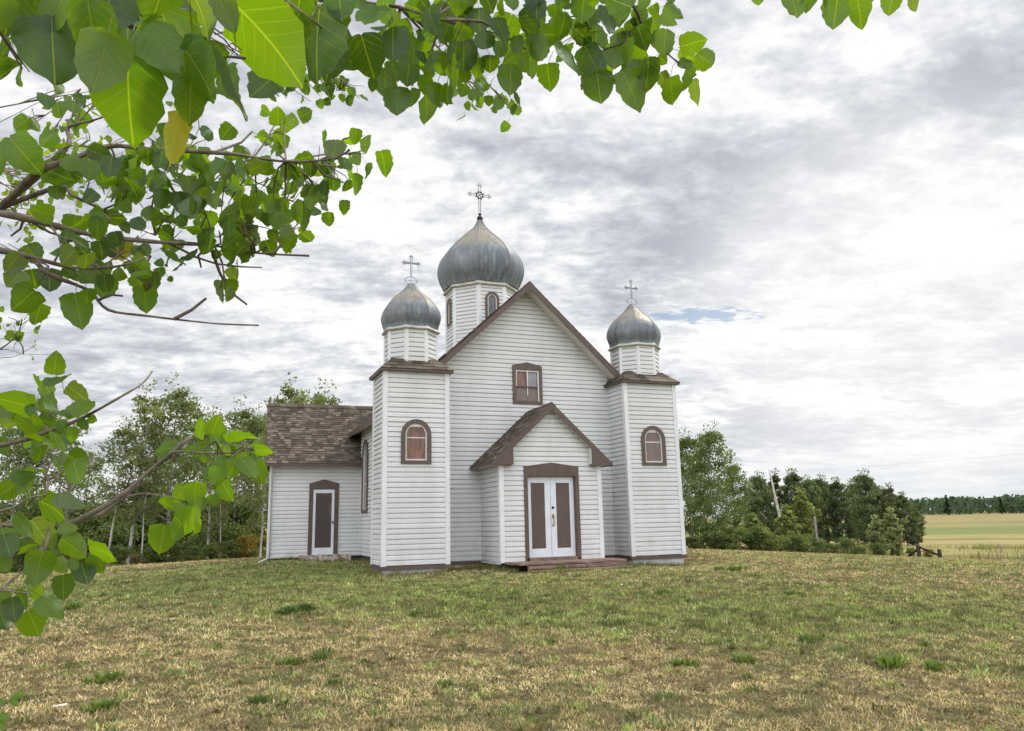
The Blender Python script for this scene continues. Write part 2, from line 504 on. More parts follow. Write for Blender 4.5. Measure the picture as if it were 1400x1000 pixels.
class MB:
    """Collects polygons and turns them into one mesh."""

    def __init__(s):
        s.v, s.f, s.c, s.m = [], [], [], []
        s.cuts = []

    def cut(s):
        """What is added from here on becomes a part of its own."""
        if len(s.f) and (not s.cuts or s.cuts[-1] != len(s.f)):
            s.cuts.append(len(s.f))

    def face(s, pts, col=None, mi=0):
        i = len(s.v)
        s.v += [tuple(map(float, p)) for p in pts]
        s.f.append(tuple(range(i, i + len(pts))))
        s.c.append(col or (1, 1, 1))
        s.m.append(mi)

    def box(s, x0, x1, y0, y1, z0, z1, col=None, mi=0):
        x0, x1 = min(x0, x1), max(x0, x1)
        y0, y1 = min(y0, y1), max(y0, y1)
        z0, z1 = min(z0, z1), max(z0, z1)
        s.hexa([(x0, y0, z0), (x1, y0, z0), (x1, y1, z0), (x0, y1, z0), (x0, y0, z1), (x1, y0, z1), (x1, y1, z1), (x0, y1, z1)], col, mi)

    def hexa(s, p, col=None, mi=0):
        i = len(s.v)
        s.v += [tuple(map(float, q)) for q in p]
        for q in ((0, 3, 2, 1), (4, 5, 6, 7), (0, 1, 5, 4), (1, 2, 6, 5), (2, 3, 7, 6), (3, 0, 4, 7)):
            s.f.append(tuple(i + k for k in q))
            s.c.append(col or (1, 1, 1))
            s.m.append(mi)

    def prism(s, poly, off, col=None, mi=0):
        """poly: closed outline of 3-D points, off: extrusion vector."""
        n = len(poly)
        i = len(s.v)
        off = np.array(off, float)
        a = [np.array(p, float) for p in poly]
        s.v += [tuple(p) for p in a] + [tuple(p + off) for p in a]
        fs = [tuple(i + k for k in range(n)), tuple(i + n + k for k in reversed(range(n)))]
        fs += [(i + k, i + n + k, i + n + (k + 1) % n, i + (k + 1) % n) for k in range(n)]
        for f in fs:
            s.f.append(f)
            s.c.append(col or (1, 1, 1))
            s.m.append(mi)

    def ring(s, outer, inner, off, col=None):
        """A frame between two outlines with the same number of points, extruded by off."""
        n = len(outer)
        off = np.array(off, float)
        o_ = [np.array(p, float) for p in outer]
        n_ = [np.array(p, float) for p in inner]
        for k in range(n):
            l = (k + 1) % n
            s.face([o_[k] + off, o_[l] + off, n_[l] + off, n_[k] + off], col)
            s.face([o_[k], n_[k], n_[l], o_[l]], col)
            s.face([o_[k], o_[l], o_[l] + off, o_[k] + off], col)
            s.face([n_[k], n_[k] + off, n_[l] + off, n_[l]], col)

    def tube(s, pts, rad, sides=7, col=None, cap=True):
        pts = [np.array(p, float) for p in pts]
        if not hasattr(rad, '__len__'):
            rad = [rad] * len(pts)
        i0 = len(s.v)
        up = np.array([.13, .21, .97])
        for k, p in enumerate(pts):
            d = pts[min(k + 1, len(pts) - 1)] - pts[max(k - 1, 0)]
            d = d / (np.linalg.norm(d) + 1e-9)
            a = np.cross(d, up)
            if np.linalg.norm(a) < .15:
                a = np.cross(d, np.array([1., .1, 0]))
            a /= np.linalg.norm(a)
            b = np.cross(d, a)
            up = b if False else up
            for j in range(sides):
                th = 2 * pi * j / sides
                s.v.append(tuple(p + rad[k] * (a * cos(th) + b * sin(th))))
        for k in range(len(pts) - 1):
            for j in range(sides):
                l = (j + 1) % sides
                s.f.append((i0 + k * sides + j, i0 + k * sides + l, i0 + (k + 1) * sides + l, i0 + (k + 1) * sides + j))
                s.c.append(col or (1, 1, 1))
                s.m.append(0)
        if cap:
            for k in (0, len(pts) - 1):
                s.f.append(tuple(i0 + k * sides + j for j in range(sides)))
                s.c.append(col or (1, 1, 1))
                s.m.append(0)

    def build(s, name, material, parent=None, loc=None, smooth=False, bevel=0., extra=None):
        cuts = [c_ for c_ in s.cuts if c_ < len(s.f)]
        if cuts:
            first = None
            for a_, z_ in zip([0] + cuts, cuts + [len(s.f)]):
                q = MB()
                fs = s.f[a_:z_]
                ids = sorted({i for f in fs for i in f})
                mp = {i: k for k, i in enumerate(ids)}
                q.v = [s.v[i] for i in ids]
                q.f = [tuple(mp[i] for i in f) for f in fs]
                q.c, q.m = s.c[a_:z_], s.m[a_:z_]
                o_ = q.build(name, material, parent, loc, smooth, bevel)
                first = first or o_
            return first
        me = bpy.data.meshes.new(name)
        me.from_pydata(s.v, [], s.f)
        mats = material if isinstance(material, (list, tuple)) else [material]
        for q in mats:
            me.materials.append(M[q])
        if len(mats) > 1:
            me.polygons.foreach_set('material_index', s.m)
        a = me.attributes.new('col', 'FLOAT_COLOR', 'FACE')
        a.data.foreach_set('color', np.array([(*c, 1) for c in s.c], np.float32).ravel())
        if smooth:
            me.polygons.foreach_set('use_smooth', [True] * len(s.f))
        me.update()
        ob = obj(name, me, parent, loc)
        if bevel:
            b = ob.modifiers.new('bevel', 'BEVEL')
            b.width = bevel
            b.segments = 2
            b.limit_method = 'ANGLE'
        return ob


def np_mesh(name, verts, faces, material, cols=None, uvs=None, smooth=False):
    """verts (n,3); faces: list of int arrays (m,k); cols (nfaces,3) per face; uvs per loop."""
    me = bpy.data.meshes.new(name)
    nl = sum(f.size for f in faces)
    npoly = sum(len(f) for f in faces)
    me.vertices.add(len(verts))
    me.vertices.foreach_set('co', np.ascontiguousarray(verts, np.float32).ravel())
    me.loops.add(nl)
    me.loops.foreach_set('vertex_index', np.concatenate([f.ravel() for f in faces]).astype(np.int32))
    me.polygons.add(npoly)
    tot = np.concatenate([np.full(len(f), f.shape[1], np.int32) for f in faces])
    start = np.concatenate([[0], np.cumsum(tot)[:-1]]).astype(np.int32)
    me.polygons.foreach_set('loop_start', start)
    if smooth:
        me.polygons.foreach_set('use_smooth', np.ones(npoly, bool))
    me.update(calc_edges=True)
    if cols is not None:
        a = me.attributes.new('col', 'FLOAT_COLOR', 'FACE')
        c4 = np.ones((npoly, 4), np.float32)
        c4[:, :3] = cols
        a.data.foreach_set('color', c4.ravel())
    if uvs is not None:
        l = me.uv_layers.new(name='UVMap')
        l.data.foreach_set('uv', np.ascontiguousarray(uvs, np.float32).ravel())
    me.materials.append(M[material])
    return me


# ------------------------------------------------------------------ terrain
def sstep(x, a, b):
    t_ = np.clip((x - a) / (b - a), 0, 1)
    return t_ * t_ * (3 - 2 * t_)


def vnoise(x, y, seed=0):
    """Smooth value noise on numpy arrays, 0..1."""
    xi, yi = np.floor(x).astype(np.int64), np.floor(y).astype(np.int64)
    xf, yf = x - xi, y - yi

    def h(a, b):
        n_ = (a * 374761393 + b * 668265263 + seed * 1442695041) & 0x7fffffff
        n_ = ((n_ ^ (n_ >> 13)) * 1274126177) & 0x7fffffff
        return ((n_ ^ (n_ >> 16)) & 0xffff) / 65535.
    u, v = xf * xf * (3 - 2 * xf), yf * yf * (3 - 2 * yf)
    return (h(xi, yi) * (1 - u) + h(xi + 1, yi) * u) * (1 - v) + (h(xi, yi + 1) * (1 - u) + h(xi + 1, yi + 1) * u) * v


def fbm(x, y, seed=0, octv=4):
    s, a, tot = 0, 1., 0
    for k in range(octv):
        s = s + a * vnoise(x * 2 ** k, y * 2 ** k, seed + k)
        tot += a
        a *= .55
    return s / tot


def hgt(x, y):
    x = np.asarray(x, float)
    y = np.asarray(y, float)
    dx = np.maximum(np.abs(x) - 4.5, 0)
    dy = np.maximum(np.maximum(-y - 1, y - 8), 0)
    r = np.hypot(dx, dy)
    right = sstep(x * .75 + (y + 19) * .12, 0, 9)
    h = -.20 - .45 * sstep(r, .5, 19) - .42 * right * sstep(r, 2, 22)
    h = h + .10 * sstep(-x, 3, 6) * sstep(y, 1, 6) * (1 - sstep(r, 1, 9))
    h = h - .15 * np.exp(-((x - 3.9) ** 2 / 2.2 + (y + 1.2) ** 2 / 2.0)) - .04 * np.exp(-((x + 3.9) ** 2 / 1.0 + (y + 1.2) ** 2 / 1.0))
    d = np.hypot(x + 7.9, y + 19.4)
    h = h - .75 * sstep(d, 44, 80) - .95 * sstep(d, 80, 190) + 3.4 * sstep(d, 230, 700)
    h = h + (fbm(x * .22, y * .22, 3) - .5) * .12 * sstep(r, .3, 4) + (fbm(x * 1.3, y * 1.3, 9) - .5) * .05 * sstep(r, .2, 2)
    return h


def hz(x, y):
    return float(hgt(x, y))


def gpt(u, d, off=0.):
    """Ground point below pixel column u at horizontal distance d."""
    rr = ray(u, 700.)
    q = rr[:2] / np.linalg.norm(rr[:2]) * d + CAM[:2]
    return np.array([q[0], q[1], hz(q[0], q[1]) + off])


def ztop(u, v, d):
    """Height seen at pixel (u,v) at horizontal distance d."""
    rr = ray(u, v)
    return CAM[2] + rr[2] / np.linalg.norm(rr[:2]) * d


rad_ = np.concatenate([[0.3], np.geomspace(1.0, 60, 190), np.geomspace(62, 3500, 60)])
ang_ = np.concatenate([np.linspace(-50, 50, 260), np.linspace(52, 308, 90)]) * pi / 180
aa, rr_ = np.meshgrid(ang_, rad_)
gxx = CAM[0] + rr_ * np.sin(aa + YAW)
gyy = CAM[1] + rr_ * np.cos(aa + YAW)
gzz = hgt(gxx, gyy)
na, nr = len(ang_), len(rad_)
V = np.stack([gxx.ravel(), gyy.ravel(), gzz.ravel()], 1)
ii, jj = np.meshgrid(np.arange(nr - 1), np.arange(na), indexing='ij')
j2 = (jj + 1) % na
F = np.stack([ii * na + jj, ii * na + j2, (ii + 1) * na + j2, (ii + 1) * na + jj], -1).reshape(-1, 4)
F = F[:, ::-1]
cap = np.array([[k for k in range(na)]])[:, ::-1]
me = np_mesh('ground', V, [F, cap[:, ::-1]], 'ground', smooth=True)
ground = obj('ground', me)
tag(ground, 'gently sloping lawn running out into hay fields', 'ground', kind='structure')


# ------------------------------------------------------------------ the church
church = empty('church', (0, 0, 0))
tag(church, 'white clapboard church with three grey onion domes and brown trim', 'church')
PIT = .122


def siding(mb, P0, u, nrm_, z0, z1, uL, uR, openings=()):
    """Lapped boards on a wall; P0 origin at u=0,z=0 ; uL(z),uR(z) bounds; openings (u0,u1,z0,z1)."""
    P0, u, nrm_ = np.array(P0, float), np.array(u, float), np.array(nrm_, float)
    fl = uL if callable(uL) else (lambda z: uL)
    fr = uR if callable(uR) else (lambda z: uR)

    def p(uu, z, o_):
        return P0 + u * uu + nrm_ * o_ + np.array([0, 0, z])
    k = math.floor(z0 / PIT + 1e-6)
    while k * PIT < z1 - 1e-4:
        za, zb = max(k * PIT, z0), min((k + 1) * PIT, z1)
        if zb - za < .004:
            k += 1
            continue
        spans = [(fl(za), fr(za), fl(zb), fr(zb))]
        for (a, b, c_, d_) in openings:
            if c_ < (za + zb) / 2 < d_:
                new = []
                for (l0, r0, l1, r1) in spans:
                    if b <= max(l0, l1) or a >= min(r0, r1):
                        new.append((l0, r0, l1, r1))
                        continue
                    if a > max(l0, l1):
                        new.append((l0, a, l1, a))
                    if b < min(r0, r1):
                        new.append((b, r0, b, r1))
                spans = new
        for (l0, r0, l1, r1) in spans:
            if r0 - l0 < .005:
                continue
            if r1 - l1 < .0:
                l1 = r1 = (l1 + r1) / 2
            jr = random.Random(k * 7 + int(abs(P0[0]) * 100) + int(abs(P0[1]) * 37))
            lip, top = .028 + jr.uniform(-.004, .007), .006
            zt = zb - .012 + jr.uniform(-.003, .004)
            mid = za + .6 * (zb - za)
            mb.face([p(l0, za, lip), p(r0, za, lip), p(r0 + (r1 - r0) * .6, mid, lip - .004), p(l0 + (l1 - l0) * .6, mid, lip - .004)])
            mb.face([p(l0 + (l1 - l0) * .6, mid, lip - .004), p(r0 + (r1 - r0) * .6, mid, lip - .004), p(r1, zt, top), p(l1, zt, top)])
            mb.face([p(l1, zt, top), p(r1, zt, top), p(r1, zt, -.010), p(l1, zt, -.010)])
            mb.face([p(l1, zt, -.010), p(r1, zt, -.010), p(r1, zb, -.010), p(l1, zb, -.010)])
            mb.face([p(l0, za, -.010), p(r0, za, -.010), p(r0, za, lip), p(l0, za, lip)])
        k += 1


PAL = [(.195, .16, .122), (.096, .074, .056), (.133, .105, .081), (.073, .056, .044), (.24, .20, .155), (.155, .126, .098), (.11, .086, .066), (.088, .068, .052)]


def shingles(mb, P0, u, v, n_, L, uL, uR, rng, expo=.135, wid=(.11, .34), pal=PAL, skip=None):
    """Shingle courses on a sloped plane; P0 at eave, u along eave, v up the slope, n_ outward."""
    P0, u, v, n_ = (np.array(q, float) for q in (P0, u, v, n_))
    fl = uL if callable(uL) else (lambda s_: uL)
    fr = uR if callable(uR) else (lambda s_: uR)
    k = 0
    while k * expo < L - .01:
        a, b = k * expo, min((k + 1) * expo, L)
        l0, r0, l1, r1 = fl(a), fr(a), fl(b), fr(b)
        lm_, rm_ = min(l0, l1), max(r0, r1)
        x = lm_ - rng.uniform(0, wid[0])
        while x < rm_:
            wdt = rng.uniform(*wid)
            xa, xb = x, x + wdt
            x = xb
            q0, q1 = max(xa, l0), min(xb, r0)
            t0, t1 = max(xa, l1), min(xb, r1)
            if q1 - q0 < .004 and t1 - t0 < .004:
                continue
            q0, q1 = min(q0, r0), max(q1, l0)
            if q1 < q0:
                q0 = q1 = (q0 + q1) / 2
            t0, t1 = min(t0, r1), max(t1, l1)
            if t1 < t0:
                t0 = t1 = (t0 + t1) / 2
            th = rng.choice((.012, .012, .019))
            col = rng.choice(pal)
            j = rng.uniform(.88, 1.12)
            col = tuple(c_ * j for c_ in col)
            f = lambda uu, ss, hh: P0 + u * uu + v * ss + n_ * hh
            mb.face([f(q0, a, th), f(q1, a, th), f(t1, b, .005), f(t0, b, .005)], col)
            mb.face([f(q0, a, -.004), f(q1, a, -.004), f(q1, a, th), f(q0, a, th)], tuple(c_ * .6 for c_ in col))
            mb.face([f(q0, a, -.004), f(q0, a, th), f(t0, b, .005), f(t0, b, -.004)], col)
            mb.face([f(q1, a, th), f(q1, a, -.004), f(t1, b, -.004), f(t1, b, .005)], col)
        k += 1


rng = random.Random(7)
TXo, TXi, TYf, TYb, TZ = 4.14, 2.543, -.962, .30, 4.69
NX, NYB = 3.372, 11.3
GA, SL = 7.50, .926                     # nave gable apex, slope
TRY0, TRY1, TRX = 6.533, 9.73, 6.256   # transept

# --- facade wall between the towers, with its gable
mb = MB()
tanS = SL
wl = lambda z: -TXi + .03 if z < 4.95 else -max((GA - .14 - z) / SL, 0)
wr = lambda z: TXi - .03 if z < 4.95 else max((GA - .14 - z) / SL, 0)
siding(mb, (0, 0, 0), (1, 0, 0), (0, -1, 0), 0, GA - .16, wl, wr,
       openings=[(-.36, .42, 4.16, 5.16), (-.7, .7, 0, 2.1)])
facade = mb.build('facade_wall', 'white_siding', church)
mb = MB()
mb.face([(-3.35, .012, -.5), (-.7, .012, -.5), (-.7, .012, 4.35), (-3.35, .012, 4.35)])
mb.face([(.7, .012, -.5), (3.35, .012, -.5), (3.35, .012, 4.35), (.7, .012, 4.35)])
mb.face([(-3.35, .012, 4.35), (-.36, .012, 4.35), (-.36, .012, GA - .5), (0, .012, GA - .16)])
mb.face([(.42, .012, 4.35), (3.35, .012, 4.35), (0, .012, GA - .16), (.42, .012, GA - .55)])
mb.face([(-.7, .012, 2.1), (.7, .012, 2.1), (.7, .012, 4.16), (-.7, .012, 4.16)])
mb.face([(-.36, .012, 5.16), (.42, .012, 5.16), (.42, .012, 6.9), (-.36, .012, 6.9)])
mb.build('wall_sheathing', 'soffit_white', facade)

# --- nave side and back walls
for s in (-1, 1):
    mb = MB()
    ops = [(5.18, 6.02, 1.35, 3.5)] if s < 0 else []
    siding(mb, (s * NX, 0, 0), (0, 1, 0), (s, 0, 0), 0, 4.05, .02, TRY0 - .03, ops)
    mb.cut()
    siding(mb, (s * NX, 0, 0), (0, 1, 0), (s, 0, 0), 0, 4.05, TRY1 + .03, NYB)
    mb.build('nave_wall', 'white_siding', church)
mb = MB()
bl = lambda z: -NX if z < 4.05 else -max((GA - .14 - z) / SL, 0)
br = lambda z: NX if z < 4.05 else max((GA - .14 - z) / SL, 0)
siding(mb, (0, NYB, 0), (1, 0, 0), (0, 1, 0), 0, GA - .16, bl, br)
mb.build('rear_wall', 'white_siding', church)

# --- nave roof
mb = MB()
OH = .457
sl = math.hypot(1, SL)
EX = 3.74
for s in (-1, 1):
    v_ = np.array([-s / sl, 0, SL / sl])
    n_ = np.array([s * SL / sl, 0, 1 / sl])
    L = EX * sl
    P0 = (s * EX, 0, GA - SL * EX)
    shingles(mb, P0, (0, .9996, -.028), v_, n_, L, -OH - .02, NYB + OH, rng, .15, (.2, .45))
    a = np.array(P0)
    b = np.array([0, 0, GA])
    e0, e1 = np.array([0, -OH, .013]), np.array([0, NYB + OH, -.33])
    mb.face([a + e0 - n_ * .006, b + e0 - n_ * .006, b + e1 - n_ * .006, a + e1 - n_ * .006], (.06, .05, .045))
nave_roof = mb.build('nave_roof', 'shingle', church)
mb = MB()
for s in (-1, 1):      # ridge caps
    for k in range(60):
        y0 = -OH - .02 + k * .2
        if y0 > NYB + .3:
            break
        c_ = rng.choice(PAL)
        g_ = GA - .028 * y0
        mb.face([(0, y0, g_ + .022), (0, y0 + .2, g_ + .008), (s * .13, y0 + .2, g_ + .008 - .13 * SL), (s * .13, y0, g_ + .022 - .13 * SL)], c_)
mb.build('ridge_cap', 'shingle', nave_roof)
mb = MB()
for y0, dy in ((-OH, -.028), (NYB + OH, .028)):
    for s in (-1, 1):
        mb.cut()
        mb.prism([(0, y0, GA - .008), (s * EX, y0, GA - .008 - SL * EX), (s * EX, y0, GA - .2 - SL * EX), (0, y0, GA - .2)], (0, dy, 0))
mb.build('rake_board', 'brown_paint', nave_roof)
mb = MB()
for s in (-1, 1):
    mb.cut()
    mb.box(s * EX, s * (EX + .02), -OH, NYB + OH, GA - SL * EX - .16, GA - SL * EX + .002)
mb.build('fascia', 'brown_paint', nave_roof)
mb = MB()
for s in (-1, 1):
    mb.cut()
    # sloped soffit under the front overhang, level soffit under the eaves
    mb.hexa([(0, -OH + .002, GA - .15), (s * 3.2, -OH + .002, GA - .15 - SL * 3.2), (s * 3.2, -.03, GA - .15 - SL * 3.2), (0, -.03, GA - .15),
             (0, -OH + .002, GA - .12), (s * 3.2, -OH + .002, GA - .12 - SL * 3.2), (s * 3.2, -.03, GA - .12 - SL * 3.2), (0, -.03, GA - .12)])
    mb.cut()
    mb.hexa([(s * (EX - .002), -OH + .01, GA - SL * EX - .13), (s * (NX - .03), -OH + .01, 4.06), (s * (NX - .03), NYB, 4.06), (s * (EX - .002), NYB, GA - SL * EX - .13),
             (s * (EX - .002), -OH + .01, GA - SL * EX - .11), (s * (NX - .03), -OH + .01, 4.09), (s * (NX - .03), NYB, 4.09), (s * (EX - .002), NYB, GA - SL * EX - .11)])
mb.build('soffit', 'soffit_white', nave_roof)


# --- arched and gabled openings
def arch(cx, w2, z0, zs, rise, n=14, shrink=0.):
    """Outline of an arched opening in (u, z): foot z0, spring zs, half width w2."""
    pts = [(cx - w2, z0), (cx + w2, z0)]
    for k in range(n + 1):
        a = pi * k / n
        pts.append((cx + w2 * cos(a), zs + rise * sin(a)))
    return pts


def place(pts, P0, u, nn, o_):
    P0, u, nn = np.array(P0, float), np.array(u, float), np.array(nn, float)
    return [P0 + u * a + np.array([0, 0, b]) + nn * o_ for a, b in pts]


def arched_window(name, P0, u, nn, cx, w2, z0, zs, rise, cas, pane, bar=None, parent=None):
    P = parent if parent is not None else church
    nn = np.array(nn, float)
    mb = MB()
    mb.ring(place(arch(cx, w2, z0, zs, rise), P0, u, nn, -.02), place(arch(cx, w2 - cas, z0 + cas * .8, zs, rise - cas), P0, u, nn, -.02), nn * .082)
    win = mb.build(name, 'brown_paint', P)
    wi, ri = w2 - cas, rise - cas
    mb = MB()
    fr = .036
    mb.ring(place(arch(cx, wi - .001, z0 + cas * .8 + .001, zs, ri - .001), P0, u, nn, -.015), place(arch(cx, wi - fr, z0 + cas * .8 + fr, zs, ri - fr), P0, u, nn, -.015), nn * .05)
    if bar is not None:
        a, b = place([(cx - wi + fr, bar - .014), (cx + wi - fr, bar + .014)], P0, u, nn, .004)
        q = [a, b]
        mb.hexa([a, a + (np.array(u) * (2 * (wi - fr))), a + np.array(u) * (2 * (wi - fr)) - nn * .02, a - nn * .02,
                 a + np.array([0, 0, .028]), b, b - nn * .02, a + np.array([0, 0, .028]) - nn * .02])
    mb.build('sash', 'sash_white', win)
    mb = MB()
    mb.face(place(arch(cx, wi - fr * .5, z0 + cas * .8 + fr * .5, zs, ri - fr * .5), P0, u, nn, .0))
    mb.build('pane', pane, win)
    return win


# --- towers
for s, pane in ((-1, 'pane_rust'), (1, 'pane_mauve')):
    x0, x1 = (-TXo, -TXi) if s < 0 else (TXi, TXo)
    cx = (x0 + x1) / 2
    mb = MB()
    wc = -3.353 if s < 0 else 3.352
    wop = (wc - .27, wc + .27, 2.47, 3.3)
    siding(mb, (0, TYf, 0), (1, 0, 0), (0, -1, 0), 0, TZ + .02, x0, x1, [wop])
    siding(mb, (x0, 0, 0), (0, 1, 0), (-1, 0, 0), 0, TZ + .02, TYf, TYb if s < 0 else 0)
    siding(mb, (x1, 0, 0), (0, 1, 0), (1, 0, 0), 0, TZ + .02, TYf, TYb if s > 0 else 0)
    siding(mb, (0, TYb, 0), (1, 0, 0), (0, 1, 0), 0, TZ + .02, x0 if s < 0 else NX, -NX if s < 0 else x1)
    tower = mb.build('tower_wall', 'white_siding', church)
    mb = MB()
    for xa in (x0, x1):
        sg = -1 if xa == x0 else 1
        outer = (xa == x0) == (s < 0)
        for ya, sy in ((TYf, -1), (TYb, 1)):
            if sy > 0 and not outer:
                continue
            mb.cut()
            mb.prism([(xa - sg * .075, ya + sy * .042, -.02), (xa + sg * .044, ya + sy * .042, -.02), (xa + sg * .044, ya + sy * .034 - sy * .11, -.02), (xa + sg * .005, ya + sy * .034 - sy * .11, -.02),
                      (xa + sg * .005, ya - sy * .005, -.02), (xa - sg * .075, ya - sy * .005, -.02)][::sg * sy or 1], (0, 0, TZ + .02))
    # inside corner strip against the facade
    xi = x1 if s < 0 else x0
    mb.cut()
    mb.box(xi + (.03 if s < 0 else -.03), xi, -.034, -.008, -.02, TZ)
    mb.build('corner_trim', 'white_trim', tower)
    # skirting board with small ledge, foundation below it
    mb = MB()
    mb.box(x0 - .06, x1 + .06, TYf - .06, TYf + .04, -.105, -.018)
    mb.box(x0 - .06, x0 + .04, TYf + .04, TYb + .04, -.105, -.018)
    mb.box(x1 - .04, x1 + .06, TYf + .04, 0.0 if s < 0 else TYb + .04, -.105, -.018)
    mb.build('skirting', 'brown_paint', tower)
    mb = MB()
    mb.box(x0 + .01, x1 - .01, TYf + .01, TYb - .01, -.7, -.104)
    mb.build('foundation', 'foundation', tower)
    arched_window('arched_window', (0, TYf, 0), (1, 0, 0), (0, -1, 0), wc, .378, 2.385, 3.10, .385, .105, pane, 3.03)
    # hipped skirt roof
    mb = MB()
    ex0, ex1, ey0, ey1 = x0 - .13, x1 + .13, TYf - .15, TYb + .17
    ez, tz = TZ + .0, 5.06
    rr2 = .56
    cy = -.22
    tx0, tx1, ty0, ty1 = cx - rr2, cx + rr2, cy - rr2, cy + rr2
    tx0, tx1, ty0, ty1 = ex0 + .36, ex1 - .36, ey0 + .36, ey1 - .36
    for A, B, C, D in (((ex0, ey0), (ex1, ey0), (tx1, ty0), (tx0, ty0)), ((ex0, ey1), (ex0, ey0), (tx0, ty0), (tx0, ty1)),
                       ((ex1, ey0), (ex1, ey1), (tx1, ty1), (tx1, ty0)), ((ex1, ey1), (ex0, ey1), (tx0, ty1), (tx1, ty1))):
        A, B = np.array([*A, ez + .035]), np.array([*B, ez + .035])
        C, D = np.array([*C, tz]), np.array([*D, tz])
        uu = (B - A) / np.linalg.norm(B - A)
        W = np.linalg.norm(B - A)
        vv = (D - A) - uu * np.dot(D - A, uu)
        L = np.linalg.norm(vv)
        vv /= L
        nn = np.cross(uu, vv)
        ins = np.dot(D - A, uu)
        shingles(mb, A, uu, vv, nn, L, lambda q, i_=ins, l_=L: i_ * q / l_, lambda q, i_=ins, l_=L, w_=W: w_ - i_ * q / l_, rng, .14, (.16, .34))
        mb.face([A - nn * .006, B - nn * .006, C - nn * .006, D - nn * .006], (.07, .06, .05))
    mb.face([(tx0, ty0, tz - .01), (tx1, ty0, tz - .01), (tx1, ty1, tz - .01), (tx0, ty1, tz - .01)], (.07, .06, .05))
    troof = mb.build('tower_roof', 'shingle', church)
    mb = MB()
    mb.box(ex0 + .004, ex1 - .004, ey0 + .004, ey1 - .004, ez - .018, ez + .028)
    mb.build('eave_board', 'brown_paint', troof)


# --- octagonal drums and onion domes
def octp(cx, cy, ap, z):
    """Eight corners of a face-aligned octagon, apothem ap."""
    rc = ap / cos(pi / 8)
    return [np.array([cx + rc * cos(pi / 8 + k * pi / 4), cy + rc * sin(pi / 8 + k * pi / 4), z]) for k in range(8)]


def drum(cx, cy, ap, z0, z1, trim):
    mb = MB()
    pa = octp(cx, cy, ap, 0)
    for k in range(8):
        a, b = pa[k], pa[(k + 1) % 8]
        uu = (b - a) / np.linalg.norm(b - a)
        nn = np.array([uu[1], -uu[0], 0])
        Lf = float(np.linalg.norm(b - a))
        ops = [(Lf / 2 - .16, Lf / 2 + .16, 7.32, 8.04)] if ap > .9 and abs(nn[0] * nn[1]) < .1 else []
        siding(mb, a, uu, nn, z0, z1, .0, float(np.linalg.norm(b - a)), ops)
    d = mb.build('drum', 'white_siding', church)
    mb = MB()
    for k in range(8):
        a = pa[k]
        o_ = (a - np.array([cx, cy, 0]))
        o_ /= np.linalg.norm(o_)
        mb.cut()
        e0 = pa[(k + 1) % 8] - a
        e1 = pa[(k - 1) % 8] - a
        e0, e1 = e0 / np.linalg.norm(e0), e1 / np.linalg.norm(e1)
        out = a + o_ * .05
        mb.prism([a + e1 * trim + np.array([0, 0, z0]) - o_ * .01, a + e1 * trim + o_ * .036 + np.array([0, 0, z0]), out + np.array([0, 0, z0]),
                  a + e0 * trim + o_ * .036 + np.array([0, 0, z0]), a + e0 * trim - o_ * .01 + np.array([0, 0, z0])], (0, 0, z1 - z0))
    mb.build('corner_trim', 'white_trim', d)
    return d


